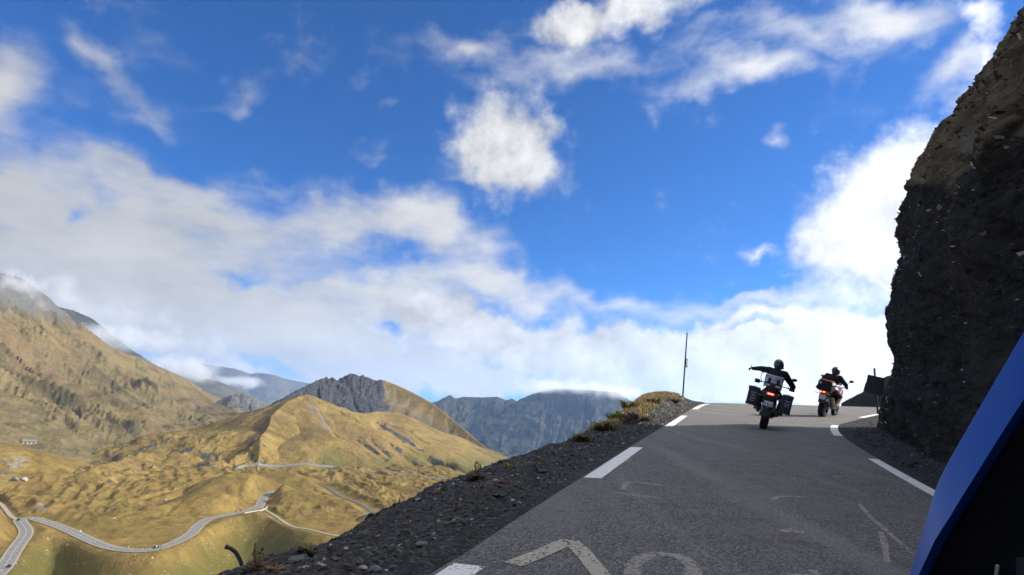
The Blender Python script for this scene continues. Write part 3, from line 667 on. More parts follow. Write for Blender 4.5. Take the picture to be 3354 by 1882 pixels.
def paint_mat(name, col, wear, keep=1.0):
    mt, k, bs = mat_new(name)
    ob = k.new('ShaderNodeTexCoord').outputs['Object']
    n1 = k.noise(ob, 42, 5, 0.7); n2 = k.noise(ob, 4, 4, 0.6)
    c = k.mix(k.smooth(n2, 0.35, 0.7), col, tuple(x * 0.86 for x in col))
    k.l.new(c, bs.inputs['Base Color'])
    a = k.smooth(k.math('ADD', n1, k.math('MULTIPLY', k.math('SUBTRACT', n2, 0.5), 0.5)), wear, wear + 0.10, 0.0, keep)
    k.l.new(a, bs.inputs['Alpha']); bs.inputs['Roughness'].default_value = 0.75
    return mt
M_line = paint_mat('line_paint', (0.80, 0.775, 0.735), 0.31)
M_ghost = paint_mat('worn_chalk', (0.52, 0.45, 0.36), 0.36, 0.9)
M_ghost2 = paint_mat('faint_chalk', (0.50, 0.44, 0.37), 0.41, 0.7)
def road_top(u, w):
    # height of the slightly cambered road sheet at (u, w)
    i = int(np.argmin((A[:, 0] - u) ** 2 + (A[:, 1] - w) ** 2)) if False else None
    return float(road_z(u, w))
ROAD_BVH = bvh_of(road)
def drop(bv, x, y, default=0.0):
    h = bv.ray_cast(Vector((x, y, 60)), Vector((0, 0, -1)))
    return h[0].z if h[0] else default
def decal(name, pts, mat, dz=0.005, sub=6):
    """thin painted sheet: pts rows of (u,w) from one side to the other, ((u,w),(u,w)) pairs along its length"""
    P = np.array(pts, float)                       # (n, 2, 2)
    V = []
    for a, b in P:
        for t in np.linspace(0, 1, 3):
            u, w = a * (1 - t) + b * t
            x, y, _ = uw(u, w); V.append((float(x), float(y), drop(ROAD_BVH, float(x), float(y), float(road_z(u, w))) + dz))
    n = len(P); V = np.array(V)
    return link(name, mesh_np(name, V, grid_faces(n, 3), False), mat, road)
def line_between(rim, u0, u1, off, wd, name='edge_dash'):
    """painted dash following a rim between u0 and u1"""
    m_ = (rim[:, 0] >= u0) & (rim[:, 0] <= u1); seg = rim[m_]
    t = np.gradient(seg, axis=0); t /= np.linalg.norm(t, axis=1)[:, None]; nr = np.stack([-t[:, 1], t[:, 0]], -1)
    a = seg + nr * off; b = seg + nr * (off + wd)
    return decal(name, np.stack([a, b], 1), M_line)
line_between(LRIM, -1.5, 3.35, 0.07, 0.20); line_between(LRIM, 6.6, 10.15, 0.05, 0.20); line_between(LRIM, 14.9, 20.0, 0.04, 0.20); line_between(LRIM, 24.9, 32.0, 0.05, 0.22)
line_between(LRIM, 37, 41, 0.05, 0.22)
line_between(RRIM, 7.2, 10.5, -0.17, 0.14); line_between(RRIM, 14.7, 18.7, -0.19, 0.17); line_between(RRIM, 23.6, 31.0, -0.25, 0.2); line_between(RRIM, -4, 2.5, -0.17, 0.14)
def stroke(pts, wd, mat, name='chalk_stroke'):
    q = [on_road(x, y) for x, y in pts]; P = catmull(np.array(q), 0.06)
    t = np.gradient(P, axis=0); t /= np.linalg.norm(t, axis=1)[:, None]; nr = np.stack([-t[:, 1], t[:, 0]], -1)
    j = 0.01 * fbm(np.arange(len(P)) * 0.3, np.zeros(len(P)) + wd * 9, 3, seed=5)[:, None]
    return decal(name, np.stack([P - nr * (wd / 2 + j), P + nr * (wd / 2 + j)], 1), mat, 0.0045)
stroke([(1680, 1838), (1760, 1808), (1868, 1763)], 0.13, M_ghost)
stroke([(1868, 1765), (1905, 1800), (1960, 1868), (1985, 1905)], 0.11, M_ghost)
stroke([(2010, 1522), (2062, 1498), (2110, 1575), ][0:2], 0.06, M_ghost2); stroke([(2020, 1608), (2090, 1620), (2160, 1628)], 0.05, M_ghost2); stroke([(2040, 1600), (2062, 1575), (2170, 1588)], 0.05, M_ghost2)
stroke([(2070, 1882), (2085, 1840), (2140, 1815), (2220, 1822), (2265, 1852), (2270, 1890)], 0.09, M_ghost2)
stroke([(2812, 1645), (2850, 1690), (2905, 1738), (2990, 1810)], 0.035, M_ghost2); stroke([(2885, 1740), (2900, 1790), (2905, 1840)], 0.035, M_ghost2)
stroke([(2560, 1742), (2590, 1736), (2635, 1748)], 0.07, M_ghost2); stroke([(2650, 1872), (2680, 1876)], 0.07, M_ghost2); stroke([(2580, 1886), (2700, 1888)], 0.05, M_ghost2)
stroke([(2530, 1645), (2545, 1628), (2600, 1626), (2640, 1630)], 0.05, M_ghost2); stroke([(2730, 1560), (2760, 1558)], 0.05, M_ghost2)

# ------------------------------------------------------------------ left verge: shale bank with a lip, dropping to the valley
def shale_mat(name, lo=(0.022, 0.021, 0.020), hi=(0.085, 0.081, 0.075), sc=38.0, brown=(0.09, 0.075, 0.055), bump=0.02):
    mt, k, bs = mat_new(name)
    ob = k.new('ShaderNodeTexCoord').outputs['Object']
    v = k.new('ShaderNodeTexVoronoi', feature='F1', i_Scale=sc); k.l.new(k.mapping(ob, rot=(0.3, 0.2, 0.4), scale=(1, 1.7, 2.4)), v.inputs['Vector'])
    cc = k.new('ShaderNodeSeparateColor', i_0=v.outputs['Color']).outputs[0]
    nb = k.noise(ob, 0.8, 5, 0.6); nm = k.noise(ob, 9, 5, 0.65)
    c = k.mix(k.math('POWER', cc, 2.0), lo, hi)
    c = k.mix(k.smooth(nb, 0.5, 0.72, 0.0, 0.6), c, brown)
    c = k.mix(k.smooth(nm, 0.45, 0.75, 0.0, 0.55), c, tuple(x * 0.6 for x in lo))
    k.l.new(c, bs.inputs['Base Color'])
    b = k.new('ShaderNodeBump', i_Strength=0.9, i_Distance=bump, i_Height=k.math('ADD', cc, nm)); k.l.new(b.outputs[0], bs.inputs['Normal'])
    bs.inputs['Roughness'].default_value = 0.85; bs.inputs['Specular IOR Level'].default_value = 0.12
    return mt
M_shale = shale_mat('shale_gravel')
us = np.concatenate([np.arange(-9, 14, 0.09), np.arange(14, 46, 0.16)])
# lateral distance from the asphalt rim, fine near the road
qs = np.concatenate([np.linspace(-0.5, 1.9, 36), np.linspace(2.0, 4.5, 16), np.geomspace(5, 34, 16)])
U, Q = np.meshgrid(us, qs, indexing='ij')
lip_pts = np.array([(-9, 1.0), (2.0, 0.86), (2.7, 0.80), (3.2, 0.70), (3.5, 0.64), (4.2, 0.78), (5.1, 0.94), (5.8, 1.0), (7.0, 0.96), (7.8, 1.0), (10.0, 0.94), (12.7, 1.02), (15, 1.10), (17, 1.2), (20, 1.3), (25, 1.5), (32, 1.8), (46, 2.5)])
lip = np.interp(U, lip_pts[:, 0], lip_pts[:, 1]) + 0.10 * fbm(U * 0.9, U * 0 + 3, 4, seed=301)
lw = np.interp(us, LRIM[:140, 0], LRIM[:140, 1])[:, None] * np.ones_like(Q)
# past the crest the rim runs to the right; the bank keeps straight on
lw = np.where(U > 31, np.minimum(lw, -1.45 + (U - 31) * 0.12), lw)
Wv = lw - Q
mound = 0.46 * sstep(14.5, 25.0, U) * sstep(0.05, 0.9, Q) * (1 - 0.8 * sstep(28, 36, U))
lipup = (0.03 + 0.05 * sstep(4, 8, U)) * np.exp(-((Q - lip + 0.35) / 0.35) ** 2) * (0.4 + 0.6 * sstep(-0.4, 0.5, fbm(U * 0.7, Q * 0.7, 3, seed=305)))
fall = np.clip(Q - lip, 0, None)
zz = road_z(U, np.minimum(Wv, 0)) - 0.012 - 0.02 * sstep(0.0, 0.25, Q) - 0.04 * sstep(0.05, -0.1, Q) + mound + lipup
zz = zz - (fall * 0.30 * sstep(0, 0.8, fall) + np.clip(fall - 0.25, 0, None) * 0.62)
zz += (0.035 * fbm(U * 2.3, Q * 2.3, 5, 0.6, seed=310) + 0.015 * ridged(U * 7, Q * 5, 3, seed=312)) * sstep(0.02, 0.25, Q)
zz += 0.5 * fbm(U * 0.3, Q * 0.3, 4, seed=315) * sstep(2, 8, fall)
bx, by, _ = uw(U, Wv)
verge = link('verge', grid_mesh('verge', bx, by, zz, flip=True), M_shale); tag(verge, 'dark shale bank along the left road edge dropping to the valley', 'verge', kind='structure')
VERGE_BVH = bvh_of(verge)

# ------------------------------------------------------------------ right side: gutter of broken slate and the cliff
CB = catmull([(-12, 2.55), (-6, 2.5), (0, 2.45), (4, 2.42), (7, 2.45), (9, 2.50), (11, 2.66), (13, 2.85), (15, 3.05), (16.6, 3.25), (17.8, 3.55), (18.6, 4.1), (19.2, 5.0), (19.8, 6.5), (20.8, 9), (22.5, 13), (24.5, 18), (26.5, 26)], 0.06)
cu, cw = CB[:, 0], CB[:, 1]
# gutter sheet between the asphalt and the cliff foot
n_g = 300
GA = resample(RRIM[(RRIM[:, 0] < 34)], n_g); GB = resample(CB, n_g)
tg = np.linspace(-0.12, 1.15, 22)[None, :, None]
Gg = GA[:, None] * (1 - tg) + GB[:, None] * tg
hx, hy, hz = uw(Gg[..., 0], Gg[..., 1])
ag = tg[..., 0] * np.ones_like(hz)
hz = hz - 0.012 - 0.03 * sstep(0.06, -0.06, ag) + 0.10 * sstep(0.25, 1.0, ag) + (0.05 * fbm(hx * 2.5, hy * 2.5, 5, 0.6, seed=330) + 0.02 * ridged(hx * 8, hy * 6, 3, seed=331)) * sstep(0.0, 0.3, ag)
M_gut = shale_mat('slate_gutter', (0.018, 0.0175, 0.017), (0.060, 0.058, 0.056), 30.0, (0.05, 0.042, 0.034))
gutter = link('gutter', grid_mesh('gutter', hx, hy, hz, flip=True), M_gut); tag(gutter, 'strip of broken slate between the road and the cliff foot', 'verge', kind='structure')
GUT_BVH = bvh_of(gutter)

def cliff_mat():
    mt, k, bs = mat_new('slate_cliff')
    ob = k.new('ShaderNodeTexCoord').outputs['Object']
    st = k.mapping(ob, rot=(0.0, R(22), R(15)), scale=(0.6, 0.6, 6.0))
    s1 = k.noise(st, 1.6, 8, 0.68, 0.5); s2 = k.noise(st, 7.0, 6, 0.7, 0.3); nb = k.noise(ob, 0.5, 5, 0.6)
    n3 = k.noise(ob, 14.0, 5, 0.7)
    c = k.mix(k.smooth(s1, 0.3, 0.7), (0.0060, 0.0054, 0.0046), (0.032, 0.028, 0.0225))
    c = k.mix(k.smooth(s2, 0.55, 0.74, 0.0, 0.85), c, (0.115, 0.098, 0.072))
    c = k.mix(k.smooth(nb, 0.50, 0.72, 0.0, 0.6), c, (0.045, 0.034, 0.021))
    br = k.mix(k.smooth(s1, 0.3, 0.7), (0.075, 0.055, 0.034), (0.185, 0.140, 0.088))
    br = k.mix(k.smooth(n3, 0.5, 0.75, 0.0, 0.7), br, (0.024, 0.019, 0.014))
    f_ = k.math('ADD', attr(k, 'soil'), k.math('MULTIPLY', k.math('SUBTRACT', nb, 0.5), 1.3))
    c = k.mix(k.smooth(f_, 0.3, 0.7), c, br)
    c = k.mix(k.smooth(attr(k, 'pale'), 0.3, 0.8), c, k.mix(s2, (0.09, 0.076, 0.056), (0.27, 0.235, 0.18)))
    k.l.new(c, bs.inputs['Base Color'])
    h = k.math('ADD', k.math('MULTIPLY', s2, 0.7), k.math('MULTIPLY', n3, 0.4))
    b = k.new('ShaderNodeBump', i_Strength=1.0, i_Distance=0.09, i_Height=h); k.l.new(b.outputs[0], bs.inputs['Normal'])
    bs.inputs['Roughness'].default_value = 0.8; bs.inputs['Specular IOR Level'].default_value = 0.08
    return mt
# profile of the face read at the corner, about 18 m away
sil = [(2842, 1398), (2846, 1332), (2852, 1287), (2870, 1240), (2887, 1208), (2885, 1125), (2880, 1021), (2892, 921), (2905, 890), (2918, 835), (2921, 766), (2937, 660), (2962, 604), (2993, 517), (3021, 461), (3099, 386), (3130, 324), (3211, 246), (3276, 181), (3285, 106), (3304, 47), (3354, 12), (3460, -60), (3700, -200)]
cu0, cw0 = 17.9, 3.58
cx0, cy0, cz0 = [float(v) for v in uw(cu0, cw0)]
vd = np.array([cx0, cy0]); Dc = np.linalg.norm(vd); vd = vd / Dc; vside = np.array([vd[1], -vd[0]])
prof = []
for x, y in sil:
    d = ray(x, y); kk = Dc / (d[:2] @ vd); P = CAM + d * kk
    prof.append((P[2] - cz0, P[:2] @ vside))
prof = np.array(prof); prof[:, 1] -= prof[0, 1]; prof[0, 0] = 0
prof[:, 0] = np.maximum.accumulate(prof[:, 0] + np.arange(len(prof)) * 1e-4)
HMAX = prof[-1, 0]
vs = np.concatenate([np.linspace(-0.4, 8, 150), np.linspace(8.06, HMAX, 120)])
off = np.interp(vs, prof[:, 0], prof[:, 1])
SU, SV = np.meshgrid(np.arange(len(CB)), vs, indexing='ij')
t = np.gradient(CB, axis=0); t /= np.linalg.norm(t, axis=1)[:, None]
nout = np.stack([t[:, 1], -t[:, 0]], -1) * -1          # in (u,w): towards the road
cuu = cu[:, None] * np.ones_like(SV); cww = cw[:, None] + np.interp(SV, prof[:, 0], prof[:, 1]) + 0.26 * np.clip(SV - 5.0, 0, 12) * sstep(18.2, 13, cu)[:, None]
arc = np.concatenate([[0], np.cumsum(np.linalg.norm(np.diff(CB, axis=0), axis=1))])[:, None] * np.ones_like(SV)
dipc = SV * math.cos(R(20)) - arc * math.sin(R(20)); dipl = SV * math.sin(R(20)) + arc * math.cos(R(20))
dip2 = dipc + 0.35 * fbm(dipl * 0.4, dipc * 0.4, 3, seed=400)
disp = 0.30 * fbm(arc * 0.28, SV * 0.28, 4, 0.45, seed=401)
disp += 0.18 * ridged(dipl * 0.26, dip2 * 1.2, 5, 0.58, 403)
lay = dip2 * 1.5 + 0.45 * fbm(dipl * 0.45, dip2 * 2.0, 4, seed=405)
disp += 0.11 * (lay - np.floor(lay)) * sstep(-0.4, 0.5, fbm(dipl * 0.5, dip2, 3, seed=406))
lay2 = dip2 * 6.5 + 0.6 * fbm(dipl * 0.9, dip2 * 4, 3, seed=407)
disp += 0.035 * (lay2 - np.floor(lay2)) + 0.035 * fbm(dipl * 2.0, dip2 * 9, 4, 0.6, seed=409)
disp -= 0.16
disp *= sstep(-0.4, 0.5, SV)
soil = sstep(-0.5, 0.7, SV - (1.9 + 0.25 * cuu) + 0.8 * fbm(arc * 0.5, SV * 0.5, 3, seed=410))
pale = 1.4 * np.exp(-((SV - (2.2 + 0.25 * cuu)) / 0.6) ** 2) * sstep(-0.05, 0.35, fbm(arc * 0.55, SV * 0.9, 4, seed=411))
disp += 0.35 * soil * np.abs(fbm(arc * 0.9, SV * 0.9, 4, 0.55, seed=412)) - 0.12 * soil + 0.25 * np.clip(pale, 0, 1)
cuu = cuu + nout[:, 0:1] * disp; cww = cww + nout[:, 1:2] * disp
kx, ky, _ = uw(cuu, cww); kz = road_z(cu, cw)[:, None] + SV - 0.05 + 0.12 * fbm(arc * 1.2, SV * 1.2, 3, seed=414) * sstep(3, 8, SV)
M_cliff = cliff_mat()
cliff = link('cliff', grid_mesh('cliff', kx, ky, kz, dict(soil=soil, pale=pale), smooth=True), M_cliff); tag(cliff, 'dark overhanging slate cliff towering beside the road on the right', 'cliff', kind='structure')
# the hill behind the cliff top, so that the cliff is a solid mass
top = np.stack([kx[:, -1], ky[:, -1], kz[:, -1]], -1)
back = top + np.array([SIDE[0] * 26, SIDE[1] * 26, 12.0]); back2 = top + np.array([SIDE[0] * 40, SIDE[1] * 40, -14.0])
me = mesh_np('cliff_top', np.concatenate([top, back, back2]), np.concatenate([grid_faces(3, len(top))]), True)
link('cliff_top', me, M_cliff, cliff)
# ------------------------------------------------------------------ air
def build_haze():
    me = bpy.data.meshes.new('haze'); bm = bmesh.new(); bmesh.ops.create_cube(bm, size=1.0); bm.to_mesh(me); bm.free()
    o = link('haze', me); o.scale = (15500, 18800, 2150); o.location = (-3250, 6200, -1260 + 1075)
    mt = bpy.data.materials.new('haze_air'); mt.use_nodes = True; k = NT(mt.node_tree); k.n.clear()
    v = k.new('ShaderNodeVolumePrincipled'); v.inputs['Color'].default_value = (0.30, 0.56, 1.0, 1); v.inputs['Density'].default_value = HAZE; v.inputs['Anisotropy'].default_value = 0.25
    k.l.new(v.outputs[0], k.new('ShaderNodeOutputMaterial').inputs['Volume'])
    me.materials.append(mt); tag(o, 'thin pale blue haze in the mountain air', 'haze', kind='stuff')
HAZE = 3.6e-5


# ------------------------------------------------------------------ solid-modelling helper
class MB:
    """collects shapes into one bmesh; build() links them as one mesh object"""
    def __init__(s): s.bm = bmesh.new()
    def _xf(s, geo_, M):
        bmesh.ops.transform(s.bm, matrix=M, verts=geo_)
    def box(s, c, size, rot=(0, 0, 0), bev=0.0, taper=None):
        g = bmesh.ops.create_cube(s.bm, size=1.0); vs = g['verts']
        for v in vs:
            v.co = Vector((v.co.x * size[0], v.co.y * size[1], v.co.z * size[2]))
            if taper and v.co.z > 0: v.co.x *= taper[0]; v.co.y *= taper[1]
        if bev > 0:
            es = list({e for v in vs for e in v.link_edges})
            r = bmesh.ops.bevel(s.bm, geom=es, offset=bev, segments=2, profile=0.6, affect='EDGES'); vs = list({v for f in r['faces'] for v in f.verts} | {v for v in vs if v.is_valid})
            isl = set(vs); st = list(vs)
            while st:
                v = st.pop()
                for e in v.link_edges:
                    w = e.other_vert(v)
                    if w not in isl: isl.add(w); st.append(w)
            vs = list(isl)
        s._xf(vs, Matrix.Translation(c) @ Euler(rot).to_matrix().to_4x4()); return s
    def cone(s, p0, p1, r0, r1=None, n=12, cap=True):
        r1 = r0 if r1 is None else r1
        p0 = Vector(p0); p1 = Vector(p1); d = p1 - p0
        g = bmesh.ops.create_cone(s.bm, cap_ends=cap, segments=n, radius1=r0, radius2=max(r1, 1e-5), depth=d.length)
        s._xf(g['verts'], Matrix.Translation((p0 + p1) / 2) @ d.to_track_quat('Z', 'Y').to_matrix().to_4x4()); return s
    def ball(s, c, r, rot=(0, 0, 0), n=14, m_=10):
        g = bmesh.ops.create_uvsphere(s.bm, u_segments=n, v_segments=m_, radius=1.0)
        r = (r, r, r) if not hasattr(r, '__len__') else r
        s._xf(g['verts'], Matrix.Translation(c) @ Euler(rot).to_matrix().to_4x4() @ Matrix.Diagonal((*r, 1))); return s
    def tube(s, pts, r, n=8):
        for a, b in zip(pts[:-1], pts[1:]): s.cone(a, b, r, r, n)
        for p in pts[1:-1]: s.ball(p, r, n=n, m_=6)
        return s
    def capsule(s, a, b, ra, rb, n=12):
        s.cone(a, b, ra, rb, n); s.ball(a, ra, n=n, m_=8); s.ball(b, rb, n=n, m_=8); return s
    def ring(s, c, axis, R_, prof, n=28):
        """lathe: prof = closed list of (offset along axis, radius)"""
        q = Vector(axis).to_track_quat('Z', 'Y').to_matrix().to_4x4(); M = Matrix.Translation(c) @ q
        rows = []
        for i in range(n):
            a = 2 * math.pi * i / n
            rows.append([s.bm.verts.new(M @ Vector((math.cos(a) * r, math.sin(a) * r, o))) for o, r in prof])
        for i in range(n):
            A_, B_ = rows[i], rows[(i + 1) % n]
            for j in range(len(prof)):
                k2 = (j + 1) % len(prof); s.bm.faces.new((A_[j], B_[j], B_[k2], A_[k2]))
        return s
    def poly(s, verts, faces):
        vs = [s.bm.verts.new(v) for v in verts]
        for f in faces: s.bm.faces.new([vs[i] for i in f])
        return s
    def prism(s, outline, axis, lo, hi, bev=0.0):
        """outline of 2-D points extruded along one axis ('x' or 'y' or 'z')"""
        def P(a, b, h): return {'x': (h, a, b), 'y': (a, h, b), 'z': (a, b, h)}[axis]
        n = len(outline); v0 = [s.bm.verts.new(P(a, b, lo)) for a, b in outline]; v1 = [s.bm.verts.new(P(a, b, hi)) for a, b in outline]
        fs = [s.bm.faces.new(v0), s.bm.faces.new(v1[::-1])]
        for i in range(n): fs.append(s.bm.faces.new((v0[i], v1[i], v1[(i + 1) % n], v0[(i + 1) % n])))
        if bev: bmesh.ops.bevel(s.bm, geom=list({e for f in fs for e in f.edges}), offset=bev, segments=2, profile=0.6, affect='EDGES')
        return s
    def build(s, name, mat, parent=None, smooth=True, loc=None):
        bmesh.ops.recalc_face_normals(s.bm, faces=s.bm.faces[:])
        me = bpy.data.meshes.new(name); s.bm.to_mesh(me); s.bm.free()
        if smooth:
            me.polygons.foreach_set('use_smooth', np.ones(len(me.polygons), dtype=bool)); me.set_sharp_from_angle(angle=R(38))
        return link(name, me, mat, parent, loc)
def empty(name, loc, rot=(0, 0, 0), scale=1.0):
    o = bpy.data.objects.new(name, None); COL.objects.link(o); o.location = loc; o.rotation_euler = rot; o.scale = (scale,) * 3
    o.empty_display_size = 0.1; return o
def text_mesh(txt, size):
    cu = bpy.data.curves.new('lettering', 'FONT'); cu.body = txt; cu.size = size; cu.align_x = 'CENTER'; cu.align_y = 'CENTER'; cu.resolution_u = 3
    to = bpy.data.objects.new('lettering', cu); COL.objects.link(to)
    dg = bpy.context.evaluated_depsgraph_get(); me = bpy.data.meshes.new_from_object(to.evaluated_get(dg))
    bpy.data.objects.remove(to); bpy.data.curves.remove(cu); return me
def bake_mods(o):
    dg = bpy.context.evaluated_depsgraph_get(); me = bpy.data.meshes.new_from_object(o.evaluated_get(dg))
    o.modifiers.clear(); old = o.data; o.data = me; bpy.data.meshes.remove(old); return o

# ------------------------------------------------------------------ object materials
M_black = simple('black_plastic', (0.016, 0.016, 0.018), 0.45, spec=0.4)
M_rubber = simple('tyre_rubber', (0.014, 0.014, 0.014), 0.85, spec=0.25, scale=60)
M_alu = simple('brushed_aluminium', (0.42, 0.44, 0.47), 0.42, metal=0.7, scale=40)
M_greymetal = simple('grey_metal', (0.22, 0.22, 0.225), 0.4, metal=0.7)
M_panel = simple('pannier_black', (0.017, 0.018, 0.021), 0.5, spec=0.4)
M_mark = simple('white_print', (0.45, 0.46, 0.48), 0.6)
M_plate = simple('plate_white', (0.62, 0.63, 0.64), 0.45)
M_ink = simple('plate_ink', (0.015, 0.015, 0.02), 0.5)
M_eu = simple('plate_blue', (0.02, 0.06, 0.35), 0.5)
M_crest = simple('plate_crest', (0.45, 0.05, 0.05), 0.5)
M_tail = simple('tail_light', (0.5, 0.02, 0.01), 0.3, emit=((1.0, 0.06, 0.025), 1.1))
M_tailcore = simple('tail_light_core', (0.9, 0.3, 0.2), 0.3, emit=((1.0, 0.30, 0.18), 2.2))
M_reflect = simple('red_reflector', (0.30, 0.015, 0.015), 0.3)
M_orange = simple('orange_fabric', (0.62, 0.125, 0.05), 0.7)
M_whitefab = simple('white_vinyl', (0.34, 0.335, 0.33), 0.6)
M_red = simple('red_paint', (0.22, 0.012, 0.012), 0.3, spec=0.5, coat=0.6)
M_amber = simple('amber_lens', (0.55, 0.16, 0.02), 0.3)
M_jacket = simple('black_textile', (0.020, 0.020, 0.023), 0.85, spec=0.15, var=0.25, scale=14, bump=0.01)
M_helmet = simple('helmet_gloss', (0.045, 0.042, 0.043), 0.28, spec=0.5, coat=0.4)
M_helmet2 = simple('helmet_dark', (0.028, 0.026, 0.030), 0.28, spec=0.5, coat=0.4)
M_visor = simple('helmet_visor', (0.01, 0.01, 0.012), 0.12, spec=0.6)
M_glove = simple('glove_leather', (0.035, 0.022, 0.025), 0.7)
M_chrome = simple('mirror_glass', (0.7, 0.72, 0.75), 0.08, metal=1.0)
M_exhaust = simple('exhaust_steel', (0.17, 0.155, 0.13), 0.35, metal=0.8)

# ------------------------------------------------------------------ motorcycles and riders (x right, y ahead, z up, origin at the rear contact)
def wheel(root, y, r, wd, rimmat, spokes=5):
    t = MB().ring((0, y, r), (1, 0, 0), r, [(-wd * 0.5, r * 0.70), (-wd * 0.52, r * 0.84), (-wd * 0.40, r * 0.95), (-wd * 0.15, r), (wd * 0.15, r), (wd * 0.40, r * 0.95), (wd * 0.52, r * 0.84), (wd * 0.5, r * 0.70)], 36)
    for i in range(36):                            # tread blocks
        a = 2 * math.pi * i / 36
        for sx in (-0.26, 0.26): t.box((sx * wd, y + math.cos(a) * r * 0.985, r + math.sin(a) * r * 0.985), (wd * 0.34, 0.03, 0.02), (a + math.pi / 2, 0, 0))
    w_ = t.build('wheel', M_rubber, root)
    m_ = MB().ring((0, y, r), (1, 0, 0), r, [(-wd * 0.34, r * 0.62), (-wd * 0.36, r * 0.715), (wd * 0.36, r * 0.715), (wd * 0.34, r * 0.62)], 28)
    m_.cone((-wd * 0.45, y, r), (wd * 0.45, y, r), 0.045)
    for i in range(spokes):
        a = 2 * math.pi * i / spokes; m_.cone((0, y, r), (0, y + math.cos(a) * r * 0.64, r + math.sin(a) * r * 0.64), 0.018, 0.014, 6)
    m_.build('rim', rimmat, w_); return w_
def number_plate(root, c, w, h, rows, rx):
    p = MB().box((0, 0, 0), (w, 0.008, h), bev=0.002).build('number_plate', M_plate, root, loc=c); p.rotation_euler = (rx, 0, 0)
    MB().box((-w * 0.44, -0.0055, h * 0.22), (w * 0.11, 0.003, h * 0.46)).build('country_band', M_eu, p)
    MB().ball((w * 0.12, -0.0052, h * 0.20), (w * 0.06, 0.002, h * 0.14)).build('crest', M_crest, p)
    for tx, sz, x, z in rows:
        me = text_mesh(tx, sz); o = link('lettering', me, M_ink, p); o.location = (x, -0.0068, z); o.rotation_euler = (math.pi / 2, 0, 0)
    return p
def mirror(root, s, base, head, glassmat=M_black):
    m_ = MB().tube([base, (base[0] + s * 0.05, base[1] - 0.02, base[2] + 0.10), head], 0.008, 6)
    o = m_.build('mirror_stalk', M_black, root)
    hb = MB().ball(head, (0.078, 0.03, 0.045), (0, -s * 0.25, s * 0.25)).build('mirror_head', M_black, o)
    return o

